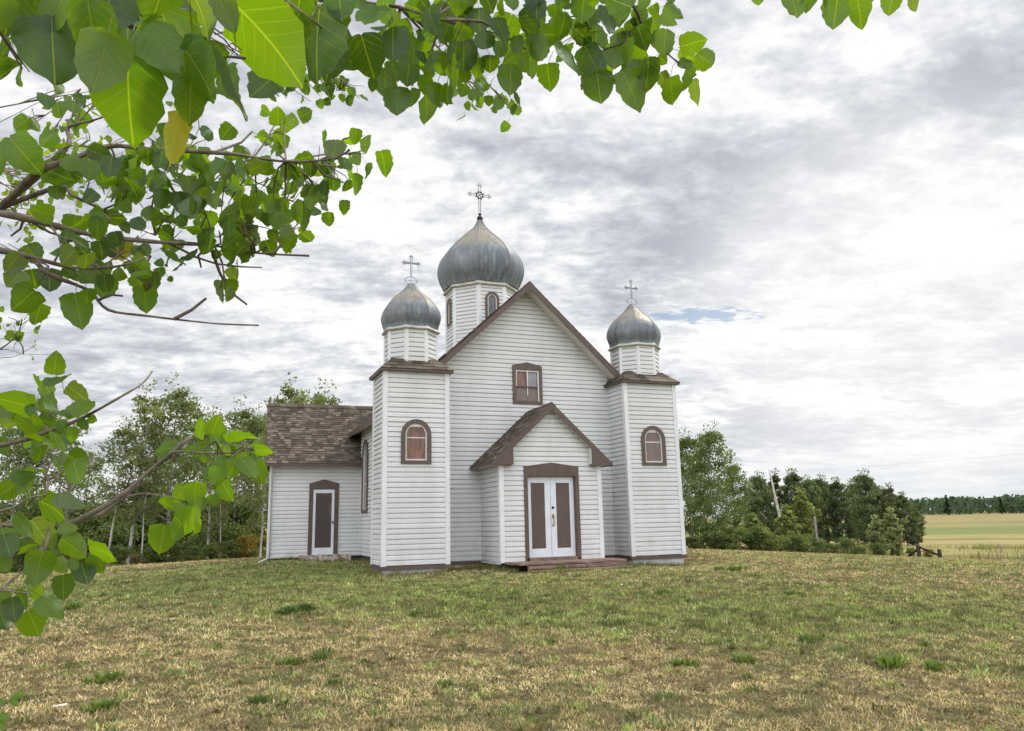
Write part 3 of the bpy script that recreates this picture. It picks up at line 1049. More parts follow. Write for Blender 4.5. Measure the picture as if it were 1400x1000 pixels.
def dome(cx, cy, prof, cor, seed):
    """Eight sheet-metal gores on a bulb profile [(z, apothem)], over a moulded cornice."""
    rg = random.Random(seed)
    from bisect import bisect
    zs = np.array([p_[0] for p_ in prof])
    rs = np.array([p_[1] for p_ in prof])
    # smooth the profile with a Catmull-Rom resample
    tt = np.linspace(0, len(prof) - 1, 46)
    P = []
    for q in tt:
        i = min(int(q), len(prof) - 2)
        f = q - i
        g = [max(0, min(len(prof) - 1, i + k)) for k in (-1, 0, 1, 2)]
        def cr(a):
            p0, p1, p2, p3 = (a[k] for k in g)
            return .5 * ((2 * p1) + (-p0 + p2) * f + (2 * p0 - 5 * p1 + 4 * p2 - p3) * f * f + (-p0 + 3 * p1 - 3 * p2 + p3) * f ** 3)
        P.append((cr(zs), max(cr(rs), .004)))
    mb = MB()
    lit_shades = [(.40, .41, .39), (.28, .30, .31), (.25, .27, .295), (.20, .225, .25), (.22, .24, .26), (.155, .18, .21), (.165, .19, .22), (.40, .40, .375)]  # bright sky reflected on the right-hand gores is put into their colour
    SEG = 6
    z0, z1 = P[0][0], P[-1][0]
    verts, faces, cols, hh = [], [], [], []
    for k in range(8):
        base = len(verts)
        for (z, r) in P:
            rc = r / cos(pi / 8)
            a = np.array([rc * cos(pi / 8 + k * pi / 4), rc * sin(pi / 8 + k * pi / 4)])
            b = np.array([rc * cos(pi / 8 + (k + 1) * pi / 4), rc * sin(pi / 8 + (k + 1) * pi / 4)])
            for j in range(SEG + 1):
                f = j / SEG
                p_ = a * (1 - f) + b * f
                bul = 1 + .028 * (1 - (2 * f - 1) ** 2)
                verts.append((cx + p_[0] * bul, cy + p_[1] * bul, z))
                hh.append((z - z0) / (z1 - z0))
        for i in range(len(P) - 1):
            for j in range(SEG):
                q = base + i * (SEG + 1) + j
                faces.append((q, q + 1, q + SEG + 2, q + SEG + 1))
                cols.append(tuple(.70 * q_ for q_ in lit_shades[k]))
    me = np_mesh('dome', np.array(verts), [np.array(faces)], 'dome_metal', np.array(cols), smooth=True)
    a = me.attributes.new('hgt', 'FLOAT', 'POINT')
    a.data.foreach_set('value', np.array(hh, np.float32))
    d = obj('dome', me, church)
    # standing seams along the eight arrises
    mb = MB()
    for k in range(8):
        mb.cut()
        pts = []
        for (z, r) in P[1:-1]:
            rc = r / cos(pi / 8) + .002
            pts.append((cx + rc * cos(pi / 8 + k * pi / 4), cy + rc * sin(pi / 8 + k * pi / 4), z))
        mb.tube(pts, .009 * (1 if prof[2][1] < 1 else 1.5), 5, (.2, .21, .215))
    mb.build('seam', 'seam_metal', d, smooth=True)
    # cornice: stacked octagonal mouldings
    mb = MB()
    for i in range(len(cor) - 1):
        (za, ra), (zb, rb) = cor[i], cor[i + 1]
        A, B = octp(cx, cy, ra, za), octp(cx, cy, rb, zb)
        for k in range(8):
            l = (k + 1) % 8
            mb.face([A[k], A[l], B[l], B[k]])
    mb.build('cornice', 'cornice_metal', d)
    return d


# cupolas
SMALL = [(5.90, .655), (6.00, .668), (6.10, .70), (6.25, .728), (6.40, .705), (6.52, .655), (6.66, .565), (6.78, .46), (6.88, .355), (6.98, .25), (7.08, .17), (7.17, .105), (7.235, .04)]
for s, cx, cy, dz in ((-1, -3.31, -.19, 0.), (1, 3.345, -.27, -.04)):
    drum(cx, cy, .615, 4.95, 5.87 + dz, .06)
    prof = [(z + dz, r) for z, r in SMALL]
    z = 5.84 + dz
    dome(cx, cy, prof, [(z - .02, .60), (z - .02, .685), (z + .005, .72), (z + .03, .715), (z + .045, .69), (z + .085, .66), (z + .085, .5)], 5 + s)
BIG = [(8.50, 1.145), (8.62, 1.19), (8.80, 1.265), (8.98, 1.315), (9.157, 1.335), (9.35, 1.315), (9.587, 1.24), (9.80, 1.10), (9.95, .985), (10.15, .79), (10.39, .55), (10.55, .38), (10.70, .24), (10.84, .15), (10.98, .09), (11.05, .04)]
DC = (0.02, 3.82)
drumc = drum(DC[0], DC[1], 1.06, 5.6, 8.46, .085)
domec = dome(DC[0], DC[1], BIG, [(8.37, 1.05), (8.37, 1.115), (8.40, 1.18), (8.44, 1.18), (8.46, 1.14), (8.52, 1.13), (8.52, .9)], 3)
arched_window('drum_window', (DC[0], DC[1] - 1.062, 0), (1, 0, 0), (0, -1, 0), .0, .235, 7.25, 7.92, .24, .075, 'pane_dark', None)
arched_window('drum_window', (DC[0] - 1.062, DC[1], 0), (0, -1, 0), (-1, 0, 0), .0, .235, 7.25, 7.92, .24, .075, 'pane_dark', None)
arched_window('drum_window', (DC[0] + 1.062, DC[1], 0), (0, 1, 0), (1, 0, 0), .0, .235, 7.25, 7.92, .24, .075, 'pane_dark', None)


# --- crosses
def outline_cross(mb, c, arm, up, down, wdt, r, tre):
    """Open cross of two parallel rods per arm with a trefoil loop at three ends, in the X-Z plane."""
    c = np.array(c, float)
    ex, ez = np.array([1., 0, 0]), np.array([0, 0, 1.])
    h = wdt / 2
    for d, e, L in ((ex, ez, arm), (-ex, ez, arm), (ez, ex, up), (-ez, ex, down)):
        for sg in (-1, 1):
            mb.tube([c + e * sg * h + d * h, c + e * sg * h + d * L], r, 5)
        if d[2] >= 0:
            tip = c + d * L
            for o_ in (d * tre * .95, e * tre * .8, -e * tre * .8):
                ctr = tip + o_ + d * tre * .1
                mb.tube([ctr + tre * .55 * (d * cos(a) + e * sin(a)) for a in np.linspace(0, 2 * pi, 9)], r * .9, 5, cap=False)


mb = MB()
cc = np.array([DC[0], DC[1], 11.925])
outline_cross(mb, cc, .33, .34, .70, .062, .0105, .06)
crossm = mb.build('cross', 'silver_metal', church, smooth=True)
mb = MB()
mb.tube([cc + .115 * np.array([cos(a), 0, sin(a)]) for a in np.linspace(0, 2 * pi, 17)], .02, 6, cap=False)
for k in range(8):
    a = pi / 8 + k * pi / 4
    d_ = np.array([cos(a), 0, sin(a)])
    mb.tube([cc + d_ * .12, cc + d_ * .185], [.018, .008], 5)
mb.tube([cc + np.array([-.05, 0, .05]), cc + np.array([.05, 0, -.05])], .012, 5)
mb.tube([cc + np.array([.05, 0, .05]), cc + np.array([-.05, 0, -.05])], .012, 5)
mb.build('sunburst', 'dark_metal', crossm, smooth=True)
mb = MB()
rings = [(sin(a) * .105, -cos(a) * .105) for a in np.linspace(0.02, pi - .02, 10)]
mb.tube([(DC[0], DC[1], 11.07 + z) for r, z in rings], [r for r, z in rings], 14)
mb.tube([(DC[0], DC[1], 11.15), (DC[0], DC[1], 11.22)], .03, 8)
mb.box(DC[0] - .05, DC[0] + .05, DC[1] - .03, DC[1] + .03, 11.21, 11.255)
mb.build('ball', 'dark_metal', crossm, smooth=True)
for cx, cy, z0, zc, zt, arm in ((-3.31, -.19, 7.215, 7.80, 8.02, .19), (3.345, -.27, 7.175, 7.69, 7.94, .165)):
    mb = MB()
    c0 = np.array([cx, cy, zc])
    outline_cross(mb, c0, arm, zt - zc - .05, zc - z0 - .2, .04 if cx < 0 else .034, .0095, .04)
    mb.box(cx - arm, cx + arm, cy - .006, cy + .006, zc - .013, zc + .013)
    cr = mb.build('cross', 'silver_metal', church, smooth=False)
    mb = MB()
    mb.tube([np.array([cx + .17 * sin(a) * (1 - .35 * max(0, cos(a)) ** 2), cy, z0 + .105 - .105 * cos(pi - a)]) for a in np.linspace(0, 2 * pi, 25)], .008, 5, cap=False)
    mb.tube([(cx - .16, cy, z0 + .1), (cx + .16, cy, z0 + .1)], .005, 5)
    mb.tube([(cx, cy, z0 - .02), (cx, cy, z0 + .22)], .005, 5)
    mb.build('base_ring', 'silver_metal', cr, smooth=True)

# --- gable window in the facade
P0 = (0, 0, 0)
mb = MB()
nn = np.array([0, -1., 0])
go = [(-.41, 4.115), (.47, 4.115), (.47, 5.20), (.03, 5.30), (-.41, 5.20)]
gi = [(-.315, 4.185), (.375, 4.185), (.375, 5.065), (.03, 5.065), (-.315, 5.065)]
mb.ring(place(go, P0, (1, 0, 0), nn, -.02), place(gi, P0, (1, 0, 0), nn, -.02), nn * .075)
gw = mb.build('gable_window', 'brown_paint', church)
mb = MB()
mb.box(-.315, .375, -.044, -.018, 5.03, 5.065)
mb.box(-.315, -.285, -.044, -.018, 4.62, 5.03)
mb.box(.335, .375, -.044, -.018, 4.2, 5.03)
mb.box(.01, .045, -.047, -.02, 4.62, 5.03)
mb.box(.015, .04, -.04, -.012, 4.36, 4.585)
mb.build('sash', 'sash_white', gw)
mb = MB()
mb.box(-.315, .335, -.046, -.014, 4.585, 4.62)
mb.cut()
mb.box(-.315, .335, -.04, -.012, 4.185, 4.215)
mb.build('meeting_rail', 'brown_paint', gw)
for q, pm in (((-.3, .02, 4.61, 5.04), 'pane_rust'), ((.03, .35, 4.61, 5.04), 'pane_grey'), ((-.31, .026, 4.2, 4.6), 'pane_mauve'), ((.03, .345, 4.2, 4.6), 'pane_mauve')):  # grey of the upper right pane paints the glass reflection
    mb = MB()
    yy = .0 if q[0] < .025 else -.0015
    mb.face([(q[0], yy, q[2]), (q[1], yy, q[2]), (q[1], yy, q[3]), (q[0], yy, q[3])])
    mb.build('pane', pm, gw)

# tall arched window of the nave's left wall
arched_window('nave_window', (-NX, 0, 0), (0, -1, 0), (-1, 0, 0), -5.6, .50, 1.33, 3.12, .56, .13, 'pane_grey', 2.25)

# --- left and right transepts
for s in (-1, 1):
    mb = MB()
    xa, xb = (-TRX, -NX) if s < 0 else (NX, TRX)
    ops = [(-4.93, -4.22, 0, 2.12)] if s < 0 else []
    siding(mb, (0, TRY0, 0), (1, 0, 0), (0, -1, 0), -.02 if s < 0 else 0, 2.92, xa, xb, ops)
    yc = (TRY0 + TRY1) / 2
    TS = 1.14
    tl = lambda z: 0 if z < 2.9 else (z - 2.9) / TS
    tr = lambda z: TRY1 - TRY0 if z < 2.9 else TRY1 - TRY0 - (z - 2.9) / TS
    ed = unit((-s * .2, TRY1 - TRY0, 0))
    siding(mb, (s * TRX, TRY0, 0), ed, np.array([ed[1], -ed[0], 0]) * s, 0, 2.9 + (yc - TRY0) * TS - .05, tl, tr)
    siding(mb, (0, TRY1, 0), (1, 0, 0), (0, 1, 0), 0, 2.92, xa + (.2 if s < 0 else 0), xb - (.2 if s > 0 else 0))
    tw = mb.build('transept_wall', 'white_siding', church)
    mb = MB()
    for ya, sy in ((TRY0, -1), (TRY1, 1)):
        xo = s * (TRX if sy < 0 else TRX - .2)
        mb.cut()
        mb.box(xo - s * .08, xo + s * .044, ya + sy * .042, ya - sy * .0, -.02, 2.9)
        mb.box(xo + s * .004, xo + s * .044, ya - sy * .001, ya - sy * .1, -.02, 2.9)
    mb.cut()
    mb.box(s * NX, s * (NX + .03), TRY0 - .034, TRY0 - .006, -.02, 2.9)
    mb.build('corner_trim', 'white_trim', tw)
    mb = MB()
    mb.box(xa + (.21 if s < 0 else .01), xb - (.21 if s > 0 else .01), TRY0 + .01, TRY1 - .01, -.7, -.022)
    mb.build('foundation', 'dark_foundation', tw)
    # roof: ridge along X, eave towards the viewer
    mb = MB()
    ey0, ey1 = TRY0 - .33, TRY1 + .33
    xo, xi = s * (TRX + .17), s * 1.2
    EZ = 2.945
    kc, ks = 1 / math.hypot(1, TS), TS / math.hypot(1, TS)
    u0, u1 = (min(xo, xi), max(xo, xi))
    L = (yc - ey0) * math.hypot(1, TS)
    for P0_, uu, vv, n_ in (((u0, ey0, EZ), (1, 0, 0), (0, kc, ks), (0, -ks, kc)), ((u1, ey1, EZ), (-1, 0, 0), (0, -kc, ks), (0, ks, kc))):
        front = uu[0] > 0
        tap = lambda q: (.07 * q / L if front else .20 - .13 * q / L)
        lo_ = tap if (s < 0) == front else 0
        hi_ = (u1 - u0) if (s < 0) == front else (lambda q: u1 - u0 - tap(q))
        shingles(mb, P0_, uu, vv, n_, L, lo_, hi_, rng, .112, (.09, .24))
        a, uu, vv, n_ = (np.array(q, float) for q in (P0_, uu, vv, n_))
        W_ = u1 - u0
        c4 = [(0, 0), (W_, 0), (W_, L), (0, L)]
        if (s < 0) == front:
            c4[0], c4[3] = (tap(0), 0), (tap(L), L)
        else:
            c4[1], c4[2] = (W_ - tap(0), 0), (W_ - tap(L), L)
        mb.face([a + uu * p_ + vv * q_ - n_ * .006 for p_, q_ in c4], (.06, .05, .045))
    RZ = EZ + (yc - ey0) * TS
    for k in range(40):
        xx = u0 + (.07 if s < 0 else 0) + k * .2
        if xx > u1 - .26:
            break
        c_ = rng.choice(PAL)
        for sy in (-1, 1):
            mb.face([(xx, yc, RZ + .03), (xx + .2, yc, RZ + .02), (xx + .2, yc + sy * .13, RZ - .11), (xx, yc + sy * .13, RZ - .10)], c_)
    trf = mb.build('transept_roof', 'shingle', church)
    mb = MB()
    for ya in (ey0, ey1):
        sy = -1 if ya == ey0 else 1
        mb.cut()
        mb.box(min(xo, s * NX), max(xo, s * NX), ya, ya + sy * .022, EZ - .10, EZ - .002)
    mb.cut()
    xr, xe = xo - s * .07, xo - s * .2
    mb.prism([(xo, ey0, EZ - .01), (xr, yc, RZ - .01), (xe, ey1, EZ - .01), (xe, ey1, EZ - .17), (xr, yc, RZ - .19), (xo, ey0, EZ - .17)], (s * .022, 0, 0))
    mb.build('fascia', 'brown_paint', trf)
    mb = MB()
    mb.box(min(xo, s * NX) + .003, max(xo, s * NX) - .003, ey0 + .002, TRY0 + .02, EZ - .07, EZ - .05)
    mb.cut()
    mb.box(min(xo, s * NX) + .003, max(xo, s * NX) - .003, TRY1 - .02, ey1 - .002, EZ - .07, EZ - .05)
    mb.build('soffit', 'soffit_white', trf)
    if s < 0:
        mb = MB()
        mb.tube([(-TRX + .03, TRY0 - .07, 2.86), (-TRX + .03, TRY0 - .07, .06), (-TRX - .02, TRY0 - .12, -.02), (-TRX - .30, TRY0 - .35, -.13)], .03, 8)
        mb.build('downspout', 'white_trim', tw, smooth=True)

# side door with casing
mb = MB()
nn = np.array([0, -1., 0])
P0 = (0, TRY0, 0)
do = [(-5.05, .0), (-4.92, .0), (-4.92, 2.12), (-4.235, 2.12), (-4.235, .0), (-4.10, .0), (-4.10, 2.32), (-4.575, 2.445), (-5.05, 2.32)]
mb.prism(place(do, P0, (1, 0, 0), nn, -.1), nn * .155)
casing = mb.build('door_casing', 'brown_paint', church)
mb = MB()
yd = TRY0 - .012
mb.box(-4.918, -4.835, yd - .03, yd + .02, .03, 2.115)
mb.box(-4.32, -4.237, yd - .03, yd + .02, .03, 2.115)
mb.box(-4.835, -4.32, yd - .03, yd + .02, .03, .26)
mb.box(-4.835, -4.32, yd - .03, yd + .02, 2.0, 2.115)
sdoor = mb.build('side_door', 'door_white', church, bevel=.004)
mb = MB()
mb.box(-4.84, -4.315, yd - .012, yd + .01, .25, 2.01)
mb.build('door_pane', 'side_door_glass', sdoor)
mb = MB()
mb.box(-4.297, -4.262, yd - .075, yd - .03, 1.02, 1.1)
mb.build('handle', 'dark_metal', sdoor)

# --- porch
PW, PY, PA = 1.359, -1.513, 3.905
PE, PEZ, PYF = 1.654, 2.386, -1.70
PS = (PA - PEZ) / PE
mb = MB()
pl_ = lambda z: -PW if z < PA - .16 - PS * PW else -max((PA - .13 - z) / PS, 0)
pr_ = lambda z: PW if z < PA - .16 - PS * PW else max((PA - .13 - z) / PS, 0)
siding(mb, (0, PY, 0), (1, 0, 0), (0, -1, 0), 0, PA - .15, pl_, pr_, [(-.68, .68, 0, 2.1)])
siding(mb, (-PW, 0, 0), (0, 1, 0), (-1, 0, 0), -.06, 2.55, PY, 0)
siding(mb, (PW, 0, 0), (0, 1, 0), (1, 0, 0), -.0, 2.55, PY, 0)
porch = mb.build('porch_wall', 'white_siding', church)
mb = MB()
for s in (-1, 1):
    mb.cut()
    mb.prism([(s * (PW - .075), PY - .042, -.02), (s * (PW + .044), PY - .042, -.02), (s * (PW + .044), PY + .085, -.02), (s * (PW + .004), PY + .085, -.02), (s * (PW + .004), PY + .004, -.02), (s * (PW - .075), PY + .004, -.02)][::s], (0, 0, 2.55))
    mb.cut()
    mb.box(s * (PW + .007), s * (PW + .035), -.034, -.008, -.02, 2.5)
mb.build('corner_trim', 'white_trim', porch)
mb = MB()
mb.box(-PW - .02, PW + .02, PY - .02, -.02, -.6, -.062)
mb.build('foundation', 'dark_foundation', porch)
mb = MB()
sl = math.hypot(1, PS)
for s in (-1, 1):
    v_ = np.array([-s / sl, 0, PS / sl])
    n_ = np.array([s * PS / sl, 0, 1 / sl])
    P0 = np.array([s * PE, 0, PEZ + .0])
    shingles(mb, P0, (0, 1, 0), v_, n_, PE * sl, PYF - .015, -.03, rng, .118, (.15, .36))
    e0, e1 = np.array([0, PYF, 0]), np.array([0, -.03, 0])
    b = np.array([0, 0, PA])
    mb.face([P0 + e0 - n_ * .006, b + e0 - n_ * .006, b + e1 - n_ * .006, P0 + e1 - n_ * .006], (.06, .05, .045))
    for k in range(9):
        y0 = PYF - .02 + k * .19
        c_ = rng.choice(PAL)
        if y0 < -.1:
            mb.face([(0, y0, PA + .024), (0, min(y0 + .19, -.03), PA + .014), (s * .11, min(y0 + .19, -.03), PA + .014 - .11 * PS), (s * .11, y0, PA + .024 - .11 * PS)], c_)
proof = mb.build('porch_roof', 'shingle', church)
mb = MB()
for s in (-1, 1):
    y0 = PYF
    bd = .17
    mb.cut()
    mb.prism([(0, y0, PA - .008), (s * PE, y0, PEZ - .008), (s * PE, y0, PEZ - .055), (s * 1.08, y0, PEZ - .055), (s * 1.08, y0, PA - bd - PS * 1.08), (0, y0, PA - bd)], (0, -.026, 0))
    mb.box(s * PE, s * (PE + .02), PYF - .02, -.03, PEZ - .07, PEZ - .003)
    # boxed return at the foot of the gable
    mb.box(s * 1.08, s * (PE - .002), PYF + .001, PY - .03, PEZ - .054, PEZ - .03)
mb.build('bargeboard', 'brown_paint', proof)
mb = MB()
for s in (-1, 1):
    mb.cut()
    mb.hexa([(0, PYF + .002, PA - .13), (s * 1.5, PYF + .002, PA - .13 - PS * 1.5), (s * 1.5, PY - .03, PA - .13 - PS * 1.5), (0, PY - .03, PA - .13),
             (0, PYF + .002, PA - .1), (s * 1.5, PYF + .002, PA - .1 - PS * 1.5), (s * 1.5, PY - .03, PA - .1 - PS * 1.5), (0, PY - .03, PA - .1)])
    mb.cut()
    mb.box(s * (PW + .03), s * (PE - .003), PY - .02, -.03, PEZ - .05, PEZ - .035)
    mb.cut()
    mb.box(s * 1.055, s * 1.078, PYF + .001, PY - .03, PEZ - .03, PA - .14 - PS * 1.08)
mb.build('soffit', 'soffit_white', proof)

# double door in the porch
mb = MB()
nn = np.array([0, -1., 0])
P0 = (0, PY, 0)
do = [(-.752, .0), (-.655, .0), (-.655, 2.055), (.655, 2.055), (.655, .0), (.752, .0), (.752, 2.30), (0, 2.40), (-.752, 2.30)]
mb.prism(place(do, P0, (1, 0, 0), nn, -.15), nn * .20)
mb.build('door_casing', 'brown_paint', church)
yd = PY + .09
for s in (-1, 1):
    mb = MB()
    a, b = (.004, .65) if s > 0 else (-.65, -.004)
    i0, i1 = (.155, .53) if s > 0 else (-.53, -.155)
    mb.box(a, i0, yd - .022, yd + .022, .075, 2.05)
    mb.box(i1, b, yd - .022, yd + .022, .075, 2.05)
    mb.box(i0, i1, yd - .022, yd + .022, .075, .285)
    mb.box(i0, i1, yd - .022, yd + .022, 1.895, 2.05)
    dr = mb.build('door', 'door_white', church, bevel=.004)
    mb = MB()
    mb.box(i0 - .004, i1 + .004, yd - .006, yd + .012, .28, 1.9)
    mb.build('door_panel', 'brown_panel', dr)
    if s > 0:
        hx = .055
        mb = MB()
        mb.tube([(hx, yd - .024, 1.28), (hx, yd - .05, 1.28)], [.034, .028], 12)
        mb.build('deadbolt', 'dark_metal', dr, smooth=True)
        mb = MB()
        mb.box(hx - .022, hx + .022, yd - .03, yd - .022, 1.02, 1.13)
        mb.tube([(hx, yd - .03, 1.1), (hx, yd - .075, 1.09), (hx, yd - .085, 1.03), (hx, yd - .08, .93), (hx, yd - .07, .86), (hx, yd - .03, .84)], [.012, .013, .013, .012, .011, .012], 8)
        mb.box(hx - .02, hx + .02, yd - .03, yd - .022, .82, .87)
        mb.tube([(hx, yd - .03, 1.09), (hx, yd - .06, 1.1)], [.03, .022], 10)
        mb.build('handle', 'brass', dr, smooth=True)
mb = MB()
mb.box(-.70, .70, PY - .05, PY + .14, .0, .072)
mb.build('threshold', 'weathered_wood', church)
mb = MB()
mb.box(-TXi, TXi, -.022, .005, -.1, -.018)
mb.build('skirting', 'brown_paint', church)
mb = MB()
mb.box(-NX + .012, NX - .012, .02, NYB - .02, -.7, -.02)
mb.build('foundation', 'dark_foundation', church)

# ------------------------------------------------------------------ steps
steps = empty('wooden_steps', (.25, -2.1, -.22))
tag(steps, 'low weathered brown plank steps in front of the double doors', 'steps')
rs = random.Random(4)
for i, (xa, xb, ya, yb, za, zb) in enumerate([(-1.30, 1.62, -2.02, -1.54, -.055, .005), (-1.18, 1.66, -2.22, -2.02, -.06, -.008), (-.98, .52, -2.30, -2.20, -.15, -.075), (.55, 1.60, -2.30, -2.2, -.155, -.07),
                                              (-1.02, .75, -2.62, -2.31, -.225, -.165), (.72, 1.66, -2.58, -2.3, -.22, -.162), (-1.0, 1.6, -2.55, -1.6, -.3, -.23)]):
    mb = MB()
    j = rs.uniform(-.012, .012)
    mb.hexa([(xa, ya + j, za), (xb, ya, za), (xb, yb, za), (xa, yb, za), (xa, ya + j, zb + j * .6), (xb, ya, zb), (xb, yb, zb), (xa, yb, zb + j * .6)])
    o_ = mb.build('plank', 'step_plank', steps, bevel=.006)
    o_.location = (-.25, 2.1, .22)

mb = MB()
seg = 12
rs = random.Random(11)
prof_t, prof_b = [], []
for k in range(seg + 1):
    x_ = -5.32 + 1.58 * k / seg
    mbz = .045 + rs.uniform(-.02, .02)
    prof_t.append((x_, 6.02 + rs.uniform(-.03, .03), mbz))
    prof_b.append((x_ + rs.uniform(-.02, .02), 5.98 + rs.uniform(-.03, .03), -.3))
for k in range(seg):
    a, b, c_, d_ = prof_b[k], prof_b[k + 1], prof_t[k + 1], prof_t[k]
    m0 = tuple((np.array(a) + np.array(d_)) / 2 + np.array([0, -.03, 0]))
    m1 = tuple((np.array(b) + np.array(c_)) / 2 + np.array([0, -.03, 0]))
    mb.face([a, b, m1, m0])
    mb.face([m0, m1, c_, d_])
    mb.face([d_, c_, (c_[0], 6.49, .05), (d_[0], 6.49, .05)])
mb.face([prof_b[0], prof_t[0], (prof_t[0][0], 6.49, .05), (prof_b[0][0], 6.49, -.3)])
mb.face([prof_b[-1], (prof_b[-1][0], 6.49, -.3), (prof_t[-1][0], 6.49, .05), prof_t[-1]])
mb.face([prof_b[0], (prof_b[0][0], 6.49, -.3), (prof_b[-1][0], 6.49, -.3), prof_b[-1]])
mb.face([(prof_t[0][0], 6.49, .05), (prof_t[-1][0], 6.49, .05), (prof_b[-1][0], 6.49, -.3), (prof_b[0][0], 6.49, -.3)])
tag(mb.build('doorstep', 'step_stone'), 'crumbling stone doorstep below the side door of the church', 'step')

# ------------------------------------------------------------------ foliage builders
def rand_dirs(rg, n):
    q = rg.normal(size=(n, 3))
    return q / np.linalg.norm(q, axis=1, keepdims=True)


def leaf_quads(name, cen, size, cols, rg, flat=.0, material='tree_leaf'):
    """One small folded leaf (two triangles on a shared rib) for every centre."""
    n = len(cen)
    a = rand_dirs(rg, n)
    b = rand_dirs(rg, n)
    b = b - a * (a * b).sum(1, keepdims=True)
    b /= np.linalg.norm(b, axis=1, keepdims=True)
    c = np.cross(a, b)
    s = size[:, None]
    v = np.stack([cen - a * s, cen + b * s * .72 + c * s * .18, cen + a * s, cen - b * s * .72 + c * s * .18], 1).reshape(-1, 3)
    i = np.arange(n)[:, None] * 4
    f = np.concatenate([i + np.array([[0, 1, 2]]), i + np.array([[0, 2, 3]])], 1).reshape(-1, 3)
    return np_mesh(name, v, [f], material, np.repeat(cols, 2, 0))


def tree_meshes(seed, h, base, wid, limbs, per, leaf, tr, col, top=1.0, droop=0., conic=.0, lean=0., density=1.):
    rg = np.random.default_rng(seed)
    mb = MB()
    n = 9
    az = rg.uniform(0, 2 * pi)
    pts = []
    for k in range(n):
        f = k / (n - 1)
        pts.append(np.array([lean * h * f * cos(az) + rg.normal() * .012 * h * f, lean * h * f * sin(az) + rg.normal() * .012 * h * f, f * h * .96]))
    mb.tube(pts, [tr * (1 - .88 * k / (n - 1)) + .012 for k in range(n)], 7)
    cen, rad, tone = [], [], []

    def tp(z):
        f = z / (h * .96) * (n - 1)
        i = min(int(f), n - 2)
        return pts[i] * (1 - f + i) + pts[i + 1] * (f - i)
    for k in range(limbs):
        f = (k + rg.uniform(0, 1)) / limbs
        z = h * (base + (0.95 - base) * f)
        prof = (sin(pi * min(1, (f * .82 + .16))) ** .7) * (1 - conic) + conic * (1.05 - f)
        L = wid * prof * rg.uniform(.6, 1.15)
        a = k * 2.4 + rg.uniform(-.5, .5)
        up = rg.uniform(.35, 1.0) - droop
        p0 = tp(z * .93)
        d = np.array([cos(a), sin(a), up])
        d /= np.linalg.norm(d)
        q = [p0]
        for j in range(1, 5):
            q.append(p0 + d * L * j / 4 + np.array([rg.normal() * .05 * L, rg.normal() * .05 * L, rg.normal() * .04 * L - droop * .1 * L * j / 4]))
        r0 = max(.012, tr * .38 * (1 - f * .7))
        mb.tube(q, [r0, r0 * .8, r0 * .6, r0 * .4, r0 * .2], 5, cap=False)
        for j in range(2, 5):
            for _ in range(2 if j > 2 else 1):
                c_ = q[j] + rg.normal(size=3) * .13 * L
                cen.append(c_)
                rad.append(rg.uniform(.16, .33) * wid * (.75 + .35 * prof))
                tone.append(rg.uniform(.72, 1.3))
    cen.append(pts[-1])
    rad.append(.34 * wid)
    tone.append(1.)
    P, C, S = [], [], []
    col = np.array(col)
    for c_, r_, t_ in zip(cen, rad, tone):
        m_ = max(4, int(per * density * rg.uniform(.6, 1.4)))
        g = rand_dirs(rg, m_) * (rg.uniform(.15, 1, (m_, 1)) ** .6) * r_ * np.array([1, 1, .75])
        P.append(c_ + g)
        cc_ = col * t_ * rg.uniform(.75, 1.3, (m_, 1))
        cc_[:, 0] *= rg.uniform(.85, 1.25, m_)
        C.append(cc_)
        S.append(leaf * rg.uniform(.65, 1.3, m_))
    me = leaf_quads('crown', np.concatenate(P), np.concatenate(S), np.concatenate(C), rg)
    return mb, me


class Kind:
    def __init__(s, name, bark, crown_name, *a, **k):
        s.mb, s.leaves = tree_meshes(*a, **k)
        s.h = a[1]
        s.name, s.bark, s.cn = name, bark, crown_name
        s.trunk = None

    def put(s, p, H, rz, label, cat, group, wscale=1.0):
        root = empty(s.name, p)
        tag(root, label, cat, group)
        root.rotation_euler = (0, 0, rz)
        k = H / s.h
        root.scale = (k * wscale, k * wscale, k)
        if s.trunk is None:
            ob = s.mb.build('stem' if s.cn == 'foliage' else 'trunk', s.bark, root, smooth=True)
            s.trunk = ob.data
            obj(s.cn, s.leaves, root)
        else:
            obj('stem' if s.cn == 'foliage' else 'trunk', s.trunk, root)
            obj(s.cn, s.leaves, root)
        return root


GREY_GREEN = (.18, .215, .10)
aspens = [Kind('aspen_tree', 'aspen_bark', 'crown', 21 + i, 10, b, w_, n_, pr_c, .088, .078, c_, lean=ln) for i, (b, w_, n_, pr_c, c_, ln) in enumerate(
    [(.18, 2.1, 30, 30, GREY_GREEN, .03), (.22, 1.8, 24, 26, (.185, .215, .102), .05), (.13, 2.3, 32, 30, (.17, .212, .086), .02),
     (.34, 1.6, 20, 24, (.19, .22, .11), .06), (.14, 2.6, 36, 36, (.145, .19, .075), .02), (.10, 2.5, 40, 46, (.135, .185, .075), .02)])]
darks = [Kind('poplar_tree', 'bark_grey', 'crown', 51 + i, 8, .02, w_, n_, 60, .10, .11, c_, conic=cn) for i, (w_, n_, c_, cn) in enumerate(
    [(2.1, 36, (.13, .172, .094), .0), (1.8, 34, (.134, .172, .098), .08), (2.3, 38, (.145, .182, .090), .0), (1.6, 32, (.15, .168, .096), .15)])]
lights = [Kind('young_poplar', 'bark_grey', 'crown', 71 + i, 3, .08, .66, 26, 44, .06, .03, c_, conic=cn) for i, (c_, cn) in enumerate(
    [((.24, .28, .11), .25), ((.30, .34, .18), .6)])]
